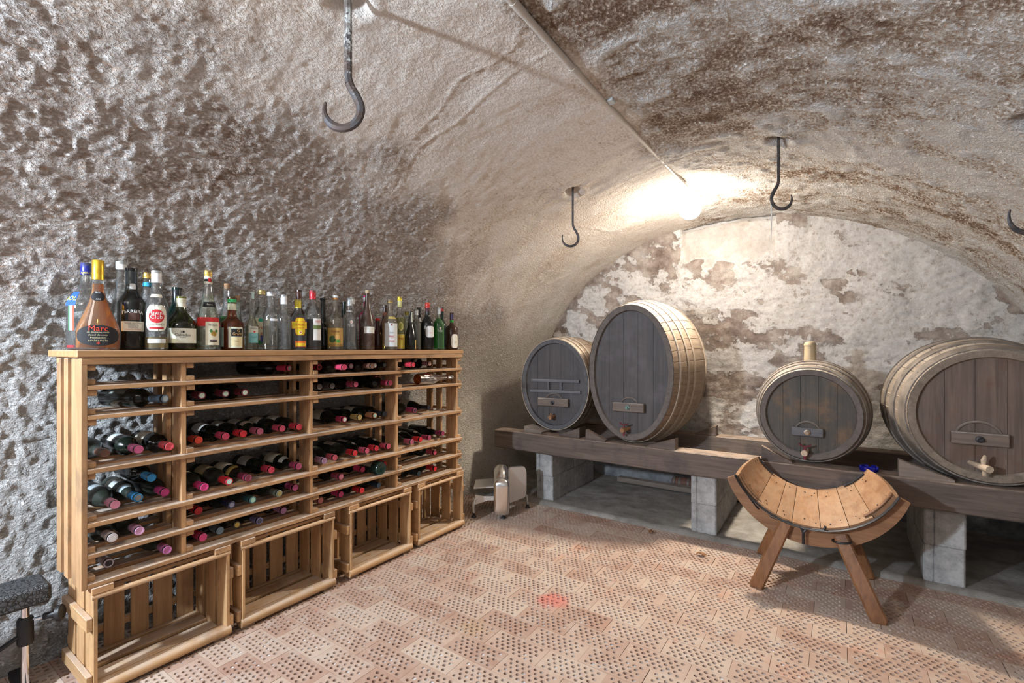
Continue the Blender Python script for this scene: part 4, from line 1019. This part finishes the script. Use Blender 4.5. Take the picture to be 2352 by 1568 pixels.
def conc_block(x0, x1, y0, y1, z0, z1, label):
    g = .004; w = x1-x0; l = y1-y0; xa = x0+w*.25; c = .008
    poly = [(x0+c, y0), (xa-g, y0), (xa, y0+.007), (xa+g, y0), (x1-c, y0), (x1, y0+c)]
    for q in (.30, .62): poly += [(x1, y0+l*q-g), (x1-.006, y0+l*q), (x1, y0+l*q+g)]
    poly += [(x1, y1-c), (x1-c, y1), (x0+c, y1), (x0, y1-c)]
    for q in (.62, .30): poly += [(x0, y0+l*q+g), (x0+.006, y0+l*q), (x0, y0+l*q-g)]
    poly += [(x0, y0+c)]
    tag(obj('concrete_block', MB().prism(poly, z0, z1), M['block']), label, 'concrete block', 'concrete blocks under the barrel stand')
for (x0, x1, nm, y0) in ((-1.99, -1.84, 'left', 3.235), (-.795, -.64, 'middle', 3.215), (.355, .515, 'right', 3.205)):
    for j, (a, b, pos) in enumerate(((y0, y0+.37, 'front'), (y0+.385, y0+.75, 'rear'))):
        for k, (z0, z1, lv) in enumerate(((.021, .207, 'lower'), (.209, .4015 if j == 0 else .3915, 'upper'))):
            jx = random.Random(nm+pos+lv).uniform(-.006, .006)
            conc_block(x0+jx, x1+jx, a, b, z0, z1, '%s %s grey concrete block of the %s pillar under the barrels' % (lv, pos, nm))

def ell(t, w, h): return (w*math.cos(t), h*math.sin(t))
def barrel(name, label, X, Y0, zc, wf, hf, wb, hb, Lb, rz, stave_m, head_m, hoops, hoop_m, nst, rimw, chime_m=None):
    t = thing(name, label, 'barrel', (X, Y0, zc-hf), rz, 'barrels on the timber stand')
    def sz(s): k = 1-(2*s-1)**2; return wf+(wb-wf)*k, hf+(hb-hf)*k
    def pt(a, s, off=0):
        w, h = sz(s); return ((w+off)*math.cos(a), s*Lb, hf+(h+off)*math.sin(a))
    # staves with real seams
    angs = []
    for k in range(nst):
        a0 = 2*PI*k/nst; a1 = 2*PI*(k+1)/nst; e = .0022/wf
        angs += [(a0, -.0035), (a0+e, 0), (a0+(a1-a0)*.35, .0004), (a0+(a1-a0)*.65, .0004), (a1-e, 0)]
    ns = 22; mb = MB(); v = []; f = []; n = len(angs)
    for i in range(ns+1):
        for a, o in angs: v.append(pt(a, i/ns, o))
    for i in range(ns):
        for k in range(n): f.append((i*n+k, i*n+(k+1) % n, (i+1)*n+(k+1) % n, (i+1)*n+k))
    mb.add(v, f); obj('stave_body', mb, stave_m, t, smooth=True, world=False, ang=25)
    # rims (chimes) and recessed heads, front and rear
    rec = .026
    for s, nm in ((0, 'front'), (1, 'rear')):
        sg = 1 if s == 0 else -1; N = 72; v = []; f = []
        ring = []
        w, h = sz(s)
        for k in range(N):
            a = 2*PI*k/N; c, sn = math.cos(a), math.sin(a); nk = (k % 6 == 0)
            ring.append([((w)*c, s*Lb+sg*.004, hf+h*sn), ((w-.004)*c, s*Lb, hf+(h-.004)*sn), ((w-rimw)*c, s*Lb+sg*(.004 if nk else .002), hf+(h-rimw)*sn), ((w-rimw-.006)*c, s*Lb+sg*(rec+.004), hf+(h-rimw-.006)*sn)])
        v = [p for r in ring for p in r]
        for k in range(N):
            for q in range(3): a, b = k*4+q, ((k+1) % N)*4+q; f.append((a, b, b+1, a+1))
        obj('chime_rim', MB().add(v, f), chime_m or stave_m, t, smooth=True, world=False)
        wi, hi = w-rimw-.002, h-rimw-.002; yb = s*Lb+sg*rec
        npk = 5; g = .0007
        v = []; f = []
        for k in range(npk):
            xa, xb2 = -wi+2*wi*k/npk+g, -wi+2*wi*(k+1)/npk-g
            up = []; dn = []
            for x in np.linspace(xa, xb2, 7):
                zz = hi*math.sqrt(max(0, 1-(x/wi)**2)); up.append((x, hf+zz)); dn.append((x, hf-zz))
            poly = dn+up[::-1]; mbk = MB().prism(poly, yb, yb+sg*.02, 'y'); o = len(v); v += mbk.v; f += [tuple(i+o for i in q) for q in mbk.f]
        mb = MB().add(v, f)
        mb.lathe([(0, 0), (1, 0), (1, .004), (0, .004)], 48)
        k0 = len(mb.v)-4*48
        for i in range(k0, len(mb.v)):
            x, y, z = mb.v[i]; mb.v[i] = (x*wi, yb+sg*.010+sg*z, hf+y*hi)
        obj('barrel_head', mb, head_m, t, world=False)
    for (s0, s1) in hoops:
        N = 96; v = []; f = []
        ss = np.linspace(s0, s1, 4)
        for k in range(N):
            a = 2*PI*k/N
            v.append(pt(a, s0, -.001))
            for s in ss: v.append(pt(a, s, .0065))
            v.append(pt(a, s1, -.001))
        for k in range(N):
            for q in range(5): a, b = k*6+q, ((k+1) % N)*6+q; f.append((a, b, b+1, a+1))
        obj('hoop', MB().add(v, f), hoop_m, t, smooth=True, world=False)
    return t, rec
def tap(t, x, z, y, wood_m, handle, down=True, tee=True, ln=.075, side=0):
    """wooden spigot pushed into the barrel head, with its turning handle"""
    dx = side
    tp = obj('tap', MB().tube([(x, y, z), (x+dx*.3, y-ln*.35, z-.002), (x+dx*.7, y-ln*.7, z-.005), (x+dx, y-ln, z-.007)], [.011, .013, .017, .0165], 14), wood_m, t, smooth=True, world=False)
    hx, hy, hz = x+dx*.75, y-ln*.72, z-.005
    if handle is not None:
        h = MB().tube([(hx, hy, hz+.010), (hx, hy, hz+.034)], .0065, 10)
        if tee:
            h.tube([(hx-.030, hy, hz+.047), (hx-.014, hy, hz+.036), (hx, hy, hz+.032), (hx+.014, hy, hz+.036), (hx+.030, hy, hz+.044)], [.009, .0075, .006, .0075, .009], 10, .55)
        obj('tap_handle', h, handle, tp, smooth=True, world=False)
    if down: obj('tap_spout', MB().tube([(hx, hy, hz-.010), (hx, hy, hz-.040)], [.0085, .007], 10), handle if handle is not None else wood_m, tp, smooth=True, world=False)
    return tp
def door(t, x, z, y, w, hgt, bar_m, bolt_m, arch=.09, th=.035):
    pts = [(x+arch*math.cos(a), y-.004, z+arch*.95*math.sin(a)) for a in np.linspace(0, PI, 15)]
    obj('door_arch', MB().tube(pts, .006, 6), M['bar_wood'], t, smooth=True, world=False)
    b = obj('crossbar', MB().box(x-w/2, x+w/2, y-th, y, z-hgt/2, z+hgt/2, .004), bar_m, t, world=False)
    obj('bolt', MB().lathe([(0, 0), (.016, 0), (.016, .008), (.009, .010), (.009, .026), (0, .026)], 14).tr(Matrix.Translation((x, y-th, z)) @ Matrix.Rotation(PI/2, 4, 'X')), bolt_m, b, smooth=True, world=False)
    return b

HP = [(.02, .065), (.135, .175), (.25, .29), (.71, .75), (.825, .865), (.935, .98)]
# small oval cask at far left
b1, rec = barrel('wine_barrel', 'small oval dark cask at far left with framed panels on its head', -1.862, 3.30, .925, .283, .358, .292, .385, .66, math.radians(8), M['stave'], M['head_blue'], [(.0, .05), (.12, .16), (.27, .32), (.70, .74), (.93, .98)], M['hoop'], 26, .030, M['rim_blue'])
zb = lambda q: q
for z in (.385, .295+.005): obj('head_rail', MB().box(-.205 if z > .35 else -.215, .205 if z > .35 else .215, rec-.018, rec, z-.011, z+.011, .002), M['bar_blue'], b1, world=False)
for x in (-.055, .05): obj('head_stile', MB().box(x-.010, x+.010, rec-.016, rec, .311, .374, .002), M['bar_blue'], b1, world=False)
door(b1, -.01, .215, rec, .26, .062, M['bar_wood'], M['iron'], .072)
tap(b1, -.005, .105, rec, M['tapwood'], M['tapwood'], False, False, .07, -.015)
# big oval barrel
b2, rec = barrel('wine_barrel', 'largest tall oval barrel with a dark head and pale hooped staves', -1.192, 3.165, 1.043, .304, .470, .375, .525, .88, 0, M['stave'], M['head_blue'], [(.075, .09), (.19, .215), (.31, .335), (.70, .725), (.80, .825), (.92, .94)], M['hoop'], 40, .038, M['rim'])
door(b2, -.008, .228, rec, .225, .062, M['bar_wood'], M['verdigris'], .068)
tap(b2, -.01, .082, rec, M['tapwood'], M['purple'], True, True, .085, -.02)
# small round barrel
b3, rec = barrel('wine_barrel', 'small round barrel with stained olive-grey head and a pale bung on top', -.138, 3.19, .829, .252, .258, .300, .305, .68, 0, M['stave_dark'], M['head_olive'], [(.03, .10), (.16, .22), (.30, .36), (.66, .72), (.80, .86), (.92, .98)], M['hoop_iron'], 26, .030, M['rim'])
door(b3, -.01, .158, rec, .155, .048, M['bar_blue'], M['brass'], .060, .03)
tap(b3, -.012, .052, rec, M['tapwood_pale'], M['purple'], True, True, .075, -.01)
bz = .305+.258
obj('bung', MB().lathe([(0, 0), (.033, 0), (.031, .10), (.034, .104), (.034, .112), (.028, .124), (.012, .130), (0, .130)], 24, (-.01, .34, bz-.012)), M['plaster_bung'], b3, smooth=True, world=False)
# wide barrel on the right
b4, rec = barrel('wine_barrel', 'wide brown barrel at the right edge with iron hoops and pale tap', .605, 3.165, .882, .315, .318, .392, .385, .92, 0, M['stave_dark'], M['head_brown'], [(.012, .085), (.15, .225), (.33, .41), (.60, .67), (.78, .85), (.92, .98)], M['hoop_iron'], 30, .034)
for s in (0.05, .19, .37):
    for a in (2.5, 2.62):
        k = 1-(2*s-1)**2; w, h = .315+(.392-.315)*k+.0045, .318+(.385-.318)*k+.0045
        obj('rivet', MB().lathe([(0, 0), (.006, 0), (.005, .003), (0, .004)], 8).tr(Matrix.Translation((w*math.cos(a), s*.92, .318+h*math.sin(a))) @ Vector((math.cos(a), 0, math.sin(a))).to_track_quat('Z', 'Y').to_matrix().to_4x4()), M['hoop_iron'], b4, world=False)
door(b4, -.045, .205, rec, .205, .060, M['bar_wood'], M['iron'], .085)
tp4 = tap(b4, -.075, .085, rec, M['tapwood_pale'], None, True, False, .11, .05)
obj('tap_key', MB().tube([(-.04, rec-.075, .09), (-.04, rec-.075, .112), (-.037, rec-.075, .125), (-.035, rec-.075, .138)], [.008, .011, .008, .005], 10), M['tapwood_pale'], tp4, smooth=True, world=False)

# wedges on the beam
def wedge(x0, x1, y0, y1, zlo, zhi, hi_right, label, mat='oldbeam', zb=BT+.001):
    a, b = (zlo, zhi) if hi_right else (zhi, zlo)
    tag(obj('wooden_wedge', MB().prism([(x0, zb), (x1, zb), (x1, zb+b), (x0, zb+a)], y0, y1, 'y'), M[mat]), label, 'wedge', 'wedges chocking the barrels')
wedge(-2.06, -1.90, 3.17, 3.30, .012, .045, False, 'pale chock on the front beam left of the small oval cask', 'oldplank')
wedge(-1.745, -1.575, 3.17, 3.275, .010, .075, True, 'dark chock right under the small oval cask on the front beam')
wedge(-1.51, -1.36, 3.14, 3.18, .012, .075, False, 'dark chock on the beam at left foot of the largest barrel')
wedge(-1.06, -.875, 3.14, 3.215, .006, .070, True, 'dark chock on the front beam right of the largest barrel')
wedge(-.375, -.22, 3.145, 3.185, .008, .085, False, 'dark chock on front beam at the left of the round barrel', 'oldbeam')
wedge(.255, .47, 3.145, 3.20, .010, .085, False, 'pale-ended chock on the front beam left of the wide right barrel', 'oldplank')
wedge(-.93, -.78, 3.90, 4.0, .01, .075, True, 'chock on the rear beam behind the largest barrel', 'oldbeam', .536)

# ashtray on the beam
pa = on_z(2010, 1076, BT); 
def ashtray():
    t = thing('ashtray', 'small cobalt blue glass ashtray on the front beam beside the wide barrel', 'ashtray', (.135, 3.20, BT+.001), -CAMR*0)
    R, n = .042, 48; v = []; f = []
    prof = [(.0, 0), (.040, 0), (.043, .006), (.043, .024), (.040, .026), (.034, .025), (.031, .008), (0, .007)]
    for r, z in prof:
        for k in range(n):
            a = 2*PI*k/n; zz = z
            if z > .02 and (k+6) % 16 < 3: zz = z-.009
            v.append((r*math.cos(a), r*math.sin(a), zz))
    for i in range(len(prof)-1):
        for k in range(n): f.append((i*n+k, i*n+(k+1) % n, (i+1)*n+(k+1) % n, (i+1)*n+k))
    obj('glass_dish', MB().add(v, f), GL['ashblue'], t, smooth=True, world=False)
ashtray()
# plank, keg and bits behind the pillars
tag(obj('wooden_plank', MB().box(-1.62, -.05, 4.00, 4.08, .034, .072, .003).tr(Matrix.Identity(4)), M['oldplank']), 'grey-brown plank lying on the slab below the barrels by the wall', 'plank')
def keg():
    t = thing('small_keg', 'little brown hooped keg lying by the wall under the barrel stand', 'keg', (-1.17, 4.135, .024), 0)
    pr = [(0, 0), (.036, 0), (.040, .004), (.047, .05), (.049, .10), (.047, .15), (.040, .196), (.036, .2), (0, .2)]
    Mx = Matrix.Translation((0, 0, .05)) @ Matrix.Rotation(PI/2, 4, 'Y')
    obj('keg_body', MB().lathe(pr, 24).tr(Mx), wood('keg_wood', (.22, .10, .07), (.12, .05, .035), 'x', rnd=0), t, smooth=True, world=False)
    for z in (.02, .065, .135, .18): obj('hoop', MB().lathe([(.045, z-.008), (.0495, z-.008), (.0495, z+.008), (.045, z+.008)], 24).tr(Mx), M['hoop_iron'], t, smooth=True, world=False)
keg()
tag(obj('wooden_plank', MB().box(.30, 1.2, 4.02, 4.10, .20, .23, .003), M['oldplank']), 'thin board propped under the stand behind the right pillar', 'plank')
tag(obj('stone_block', MB().box(-2.28, -2.06, 4.06, 4.17, .54, .60, .01), M['block']), 'grey stone lump on the rear beam behind the small oval cask', 'stone')

# ================================================================ STOOL made from barrel staves
def stool():
    t = thing('barrel_stool', 'brown stool with a curved seat of barrel staves on four splayed legs', 'stool', (-.11, 2.90, 0))
    yf, yb = 2.715, 3.09
    def sec(s):   # s 0 front .. 1 back : centre x, centre z, radius, half angle
        return -.112-.018*s, .700+.028*s, .354-.061*s, math.radians(67-4*s)
    TH = .024; n_st = 7
    fr = [-1, -.60, -.36, -.19, .10, .38, .64, 1]
    for k in range(n_st):
        v = []; f = []; na, nb = 7, 6
        for lay in (0, 1):
            for j in range(nb+1):
                s = j/nb; cx, cz, R, ha = sec(s); R2 = R+(TH if lay else 0)
                y = yf+(yb-yf)*s+(.012 if k in (0, 6) and j == 0 else 0)
                for i in range(na+1):
                    q = fr[k]+(fr[k+1]-fr[k])*i/na; e = .0012/R
                    a = q*ha+(e if i == 0 else (-e if i == na else 0))
                    if k == 0 and i == 0: a += .05*abs(2*s-1)**2
                    if k == 6 and i == na: a -= .05*abs(2*s-1)**2
                    rr = R2+(.0012 if i in (0, na) and not lay else 0)
                    v.append((cx+rr*math.sin(a), y, cz-rr*math.cos(a)))
        W = na+1; O = W*(nb+1)
        for j in range(nb):
            for i in range(na):
                q = (j*W+i, j*W+i+1, (j+1)*W+i+1, (j+1)*W+i); f.append(q); f.append(tuple(x+O for x in q[::-1]))
        for i in range(na):
            f.append((i, O+i, O+i+1, i+1)); b = nb*W; f.append((b+i, b+i+1, O+b+i+1, O+b+i))
        for j in range(nb):
            a = j*W; f.append((a, a+W, O+a+W, O+a)); a += na; f.append((a, O+a, O+a+W, a+W))
        obj('seat_stave', MB().add(v, f), M['stoolseat'], t, smooth=True, ang=30)
    # dark iron hoop strips along the front edge and short rails on top of both ends
    def strip(s, r_off, a0, a1, w, th, nm, mat, yo=0):
        cx, cz, R, ha = sec(s); pts = []
        for a in np.linspace(a0, a1, 18): pts.append((cx+(R+r_off)*math.sin(a), yf+(yb-yf)*s+yo, cz-(R+r_off)*math.cos(a)))
        obj(nm, MB().tube(pts, w, 8, th), mat, t, smooth=True)
    strip(0, .014, -1.14, 1.14, .015, .32, 'rim_hoop', M['hoop_dark'], -.004)
    strip(1, .013, -1.0, 1.0, .011, .35, 'rim_hoop', M['hoop_dark'], .004)
    strip(.06, -.007, -1.13, -.70, .007, .7, 'edge_strip', M['stoolboard'])
    strip(.06, -.007, .66, 1.13, .009, .7, 'edge_strip', M['stoolboard'])
    strip(.95, -.006, -1.05, -.65, .006, .7, 'edge_strip', M['hoop_dark'])
    strip(.95, -.006, .55, .95, .006, .7, 'edge_strip', M['hoop_dark'])
    rn_ = random.Random(4)
    nl = MB()
    for s in (.09, .16, .80, .88):
        cx, cz, R, ha = sec(s)
        for q in (-.92, -.75, -.52, -.28, -.05, .03, .22, .30, .50, .58, .78, .90):
            if rn_.random() < .2: continue
            a = (q+rn_.uniform(-.03, .03))*ha; y = yf+(yb-yf)*(s+rn_.uniform(-.02, .02)); w = rn_.uniform(.003, .005)
            Mx = Matrix.Translation((cx+(R-.0004)*math.sin(a), y, cz-(R-.0004)*math.cos(a))) @ Vector((-math.sin(a), 0, math.cos(a))).to_track_quat('Z', 'Y').to_matrix().to_4x4()
            nl.add([tuple(Mx @ Vector((w*k*1.5, w*l*.6, h))) for h in (0, .0007) for k, l in ((-1, -1), (1, -1), (1, 1), (-1, 1))], [(3, 2, 1, 0), (4, 5, 6, 7), (0, 1, 5, 4), (1, 2, 6, 5), (2, 3, 7, 6), (3, 0, 4, 7)])
    obj('nail_marks', nl, M['iron'], t)
    # crescent boards under the seat front and back
    for s, y0, y1, drop in ((.10, 2.745, 2.772, .088), (.86, 3.03, 3.055, .07)):
        cx, cz, R, ha = sec(s); R += TH+.001; up = []; dn = []
        amax = 1.11 if s < .5 else 1.02
        for a in np.linspace(-amax, amax, 25): up.append((cx+R*math.sin(a), cz-R*math.cos(a)))
        for a in np.linspace(amax, -amax, 25):
            g = drop*(.45+.55*math.cos(a*1.25)) ; dn.append((cx+(R+g)*math.sin(a), cz-(R+g)*math.cos(a)))
        obj('apron_board', MB().prism(up+dn, y0, y1, 'y'), M['stoolboard'], t, smooth=True)
    # legs
    def leg(x, y, xt, yt, zt, w, d):
        a = Vector((x, y, 0)); b = Vector((xt, yt, zt)); ax = (b-a).normalized(); sx = Vector((1, 0, 0)); sx = (sx-ax*sx.dot(ax)).normalized(); sy = ax.cross(sx)
        v = []; f = []
        ring = [(1, .55), (.75, 1), (-.75, 1), (-1, .55), (-1, -.55), (-.75, -1), (.75, -1), (1, -.55)]
        for q, k in ((0, .86), (.012, 1), (.35, .98), (.7, .94), (1, .86)):
            c = a+(b-a)*q
            for u, w2 in ring:
                p = c+sx*u*w*k+sy*w2*d*k
                if q == 0: p.z = 0
                v.append(p)
        m = 8
        for i in range(4):
            for k in range(m): f.append((i*m+k, i*m+(k+1) % m, (i+1)*m+(k+1) % m, (i+1)*m+k))
        f += [tuple(range(m)), tuple(4*m+k for k in range(m))]
        return obj('leg', MB().add(v, f), M['stoolleg'], t, smooth=True, ang=28)
    leg(-.345, 2.690, -.215, 2.735, .338, .032, .022)
    l2 = leg(.150, 2.640, .005, 2.735, .322, .033, .022)
    leg(-.370, 3.140, -.235, 3.075, .345, .030, .021)
    leg(.130, 3.125, .01, 3.075, .345, .030, .021)
    obj('leg_collar', MB().tube([(.012+.036*math.cos(a), 2.722+.030*math.sin(a), .300+.004*math.cos(a)) for a in np.linspace(0, 2*PI, 20)], .0045, 6), M['iron'], t, smooth=True)
    # iron bracket with hanging hook
    y = 2.712
    br = [(1808, 1197), (1822, 1205), (1838, 1209), (1845, 1222), (1845, 1248)]
    b2 = [(1843, 1224), (1852, 1215), (1872, 1216), (1892, 1217), (1896, 1208)]
    I = obj('iron_bracket', MB().tube([on_y(p[0], p[1], y) for p in br], .0062, 8).tube([on_y(p[0], p[1], y) for p in b2], .0058, 8), M['iron'], t, smooth=True)
    obj('iron_staple', MB().tube([on_y(1764, 1178, 2.735), on_y(1772, 1186, 2.728), on_y(1785, 1192, 2.728), on_y(1792, 1192, 2.735)], .005, 8), M['iron'], t, smooth=True)
    obj('iron_strap', MB().tube([on_y(1708, 1118, 2.738), on_y(1722, 1142, 2.738), on_y(1742, 1168, 2.738)], [.011, .012, .011], 8, .4), M['hoop_dark'], t, smooth=True)
    cz_, cx_ = sec(.1)[1], sec(.1)[0]
    for px, py in ((2026, 1181), (2042, 1169), (1700, 1110)):
        p = on_y(px, py, 2.7445)
        obj('bolt_hole', MB().lathe([(0, 0), (.0075, 0), (.0075, .002), (0, .002)], 12).tr(Matrix.Translation(p) @ Matrix.Rotation(PI/2, 4, 'X')), M['iron'], t)
stool()

# ================================================================ SLICER
def slicer():
    t = thing('meat_slicer', 'polished aluminium meat slicer standing on the floor by the far end of the rack', 'slicer', (-2.0, 2.78, 0), math.radians(34.5))
    # local frame: x = to the right as seen, y = away
    def pill(w, d, h, rt, n=10):   # rounded upright housing
        v = []; f = []; secs = []
        for k in range(n+1):
            q = k/n; z = h*q
            s = 1 if z < h-rt else math.sqrt(max(0, 1-((z-(h-rt))/rt)**2))
            if z < .015: s *= .9+.1*z/.015
            secs.append((z, s))
        m = 24
        for z, s in secs:
            for k in range(m):
                a = 2*PI*k/m; c, sn = math.cos(a), math.sin(a)
                v.append((w*math.copysign(abs(c)**.6, c)*(.25+.75*s), d*math.copysign(abs(sn)**.6, sn)*(.12+.88*s), z))
        for i in range(n):
            for k in range(m): f.append((i*m+k, i*m+(k+1) % m, (i+1)*m+(k+1) % m, (i+1)*m+k))
        f += [tuple(range(m)), tuple(n*m+k for k in range(m))]
        return MB().add(v, f)
    hz = pill(.058, .048, .255, .055, 14).tr(Matrix.Translation((0, -.03, .035)))
    obj('motor_housing', hz, M['alu'], t, smooth=True, world=False, ang=60)
    neck = MB().tube([(0, -.01, .20), (-.002, .02, .27), (-.002, .07, .305), (0, .12, .30), (.003, .16, .25)], [.050, .056, .058, .056, .045], 18)
    obj('housing_arm', neck, M['alu'], t, smooth=True, world=False, ang=60)
    # blade guard: rounded plate facing right
    poly = []
    for cx, cz, a0 in ((.215, .275, 0), (.02, .275, PI/2), (.02, .10, PI), (.215, .15, -PI/2)):
        rr = .055 if a0 != PI else .03
        for a in np.linspace(a0, a0+PI/2, 7): poly.append((cx+rr*math.cos(a), cz+rr*math.sin(a)))
    pl = MB().prism([(p[0]*.50+.015, p[1]) for p in poly], -.008, .02, 'y').tr(Matrix.Translation((.038, .09, 0)) @ Matrix.Rotation(math.radians(18), 4, 'Z'))
    obj('blade_guard', pl, M['alu_matt'], t, smooth=True, world=False)
    obj('carriage_tray', MB().box(-.19, -.035, .02, .24, .205, .215, .002).tr(Matrix.Rotation(math.radians(-4), 4, 'Y')), M['alu_matt'], t, world=False)
    obj('base_plate', MB().prism([(-.19, .085), (-.10, .115), (.03, .115), (.03, .145), (-.12, .145), (-.19, .155)], .0, .26, 'y'), M['alu_matt'], t, world=False)
    for pts in ([(-.165, .02, .145), (-.195, .01, .12), (-.205, .0, .075), (-.200, -.01, .028)], [(.10, .19, .13), (.15, .19, .13), (.185, .19, .088), (.194, .19, .028)]):
        a = obj('foot_arm', MB().tube(pts, [.016, .018, .017, .012], 12, .6), M['alu_matt'], t, smooth=True, world=False)
        obj('rubber_foot', MB().lathe([(0, 0), (.019, 0), (.016, .008), (.009, .014), (.009, .032), (0, .032)], 16, (pts[-1][0], pts[-1][1], 0)), M['blackrub'], a, smooth=True, world=False)
    obj('rubber_foot', MB().lathe([(0, 0), (.020, 0), (.017, .008), (.009, .014), (.009, .038), (0, .038)], 16, (.012, -.035, 0)), M['blackrub'], t, smooth=True, world=False)
slicer()

# ================================================================ PADDED BENCH (lower left)
def pebble():
    m = Mat('pebbled_vinyl'); v = m.coord((1, 1, 1))
    vo = m.node('ShaderNodeTexVoronoi', feature='DISTANCE_TO_EDGE'); m.link(v, vo.inputs['Vector']); vo.inputs['Scale'].default_value = 92
    k = m.step(vo.outputs['Distance'], .03, .16)
    return m.fin(m.mix(k, (.008, .009, .010), (.065, .068, .072)), .5, 0, m.bump(k, .5, .003))
def bench():
    M['pebble'] = pebble()
    A = on_y(86, 1367, .43)
    t = thing('exercise_bench', 'black pebble-vinyl padded bench on a chrome post at lower left', 'bench', (-2.33, .40, 0), 0)
    # the pad runs along the wall out of view
    pad = MB().box(-2.425, -2.275, -.40, .462, .318, .382, .010)
    obj('seat_pad', pad, M['pebble'], t)
    p = Vector((-2.335, .405, 0))
    obj('post', MB().tube([(p.x, p.y, 0.02), (p.x, p.y, .32)], .0115, 16), M['chrome'], t, smooth=True)
    obj('clamp_sleeve', MB().tube([(p.x, p.y, .175), (p.x, p.y, .183), (p.x, p.y, .262), (p.x, p.y, .268)], [.019, .022, .022, .019], 18), M['blackrub'], t, smooth=True)
    kd = Vector((.55, .84, .12)).normalized(); k0 = p+Vector((0, 0, .255))
    kn = obj('clamp_knob', MB().tube([k0+kd*.05, k0+kd*.085, k0+kd*.088, k0+kd*.10, k0+kd*.104], [.011, .012, .027, .027, .022], 16), M['blackrub'], t, smooth=True)
    obj('knob_screw', MB().tube([k0+kd*.015, k0+kd*.052], .005, 8), M['chrome'], kn, smooth=True)
    obj('brace_arm', MB().tube([p+Vector((0, -.01, .212)), p+Vector((0.02, -.20, .13)), p+Vector((.05, -.5, .02))], .0095, 10, .8), M['blackrub'], t, smooth=True)
    obj('foot_bar', MB().box(p.x-.16, p.x+.12, p.y-.018, p.y+.018, 0, .028, .004), M['blackrub'], t)
    lp = on_z(8, 1490, .20)
    q = MB().tube([(-2.43, .02, .245), (-2.43, .235, .245)], .034, 18); obj('roller_pad', q, M['pebble'], t, smooth=True)
    obj('roller_cap', MB().tube([(-2.43, .225, .262), (-2.43, .245, .262)], .022, 14), M['blackrub'], t, smooth=True)
bench()

# dry leaves and a bit of straw on the floor
def leaf(px, py, rz, label):
    p = on_z(px, py, .003); v = []; f = []; n = 8; rr = random.Random(int(px))
    for i in range(n+1):
        s = i/n; w = .018*math.sin(PI*min(1, s*1.05))+.0012
        for k in (-1, -.4, .4, 1): v.append((.055*(s-.5), w*k, .004+.012*abs(k)*math.sin(s*3)+.006*math.sin(s*7+k)))
    for i in range(n):
        for k in range(3): a = i*4+k; f.append((a, a+1, a+5, a+4))
    o = obj('dry_leaf', MB().add(v, f), M['leaf'], None, smooth=True, loc=p, world=False); o.rotation_euler = (0, 0, rz)
    o.modifiers.new('thick', 'SOLIDIFY').thickness = .0008
    tag(o, label, 'leaf')
leaf(1512, 1208, .5, 'curled dry brown leaf at the slab edge under the stand')
leaf(1495, 1223, 1.6, 'dry brown leaf on the bricks just in front of the slab')
leaf(1611, 1275, .2, 'flat tan leaf on the bricks left of the stool')

# ================================================================ LIGHT, WORLD, CAMERA
def lamp(name, ty, loc, energy, color, size=.1, rot=None):
    l = bpy.data.lights.new(name, ty); l.energy = energy; l.color = color
    if ty == 'AREA': l.shape = 'RECTANGLE'; l.size = size[0]; l.size_y = size[1]
    else: l.shadow_soft_size = size
    o = bpy.data.objects.new(name, l); COL.objects.link(o); o.location = loc
    if rot: o.rotation_euler = rot
    return o
lamp('daylight_lamp', 'POINT', (-1.95, -1.15, 1.62), 310, (.74, .86, 1.0), .06)
lamp('vault_fill_light', 'POINT', (-.82, -.75, 2.10), 18, (1.0, .93, .85), .22)  # added fill light that brightens the near vault; no known lamp hangs here
sp = lamp('lamp_boost_spot', 'SPOT', (LAMP.x, LAMP.y, LAMP.z-.08), 150, (1, .88, .72), .05)  # extra spot added below the globe to strengthen its light on the floor
sp.rotation_euler = Vector((.12, -.75, -1.8)).to_track_quat('-Z', 'Y').to_euler(); sp.data.spot_size = math.radians(128); sp.data.spot_blend = .7
w = bpy.data.worlds.new('cellar_world'); S.world = w; w.use_nodes = True
bg = w.node_tree.nodes['Background']; bg.inputs[0].default_value = (.86, .91, 1, 1); bg.inputs[1].default_value = .28

cam = bpy.data.cameras.new('camera'); cam.sensor_width = 36; cam.lens = 36*F/2352; cam.shift_y = 19/2352; cam.clip_start = .05
co = bpy.data.objects.new('camera', cam); COL.objects.link(co); co.location = (0, 0, EYE); co.rotation_euler = (PI/2, 0, math.atan2(.566, .824))
S.camera = co
S.view_settings.view_transform = 'Standard'; S.view_settings.look = 'None'; S.view_settings.gamma = 1; S.view_settings.use_curve_mapping = False
S.view_settings.exposure = 0.28
S.cycles.max_bounces = 6; S.cycles.diffuse_bounces = 3; S.cycles.glossy_bounces = 3; S.cycles.transparent_max_bounces = 24; S.cycles.transmission_bounces = 4
S.cycles.use_adaptive_sampling = True; S.cycles.adaptive_threshold = .035; S.cycles.use_denoising = True; S.cycles.caustics_reflective = False; S.cycles.caustics_refractive = False
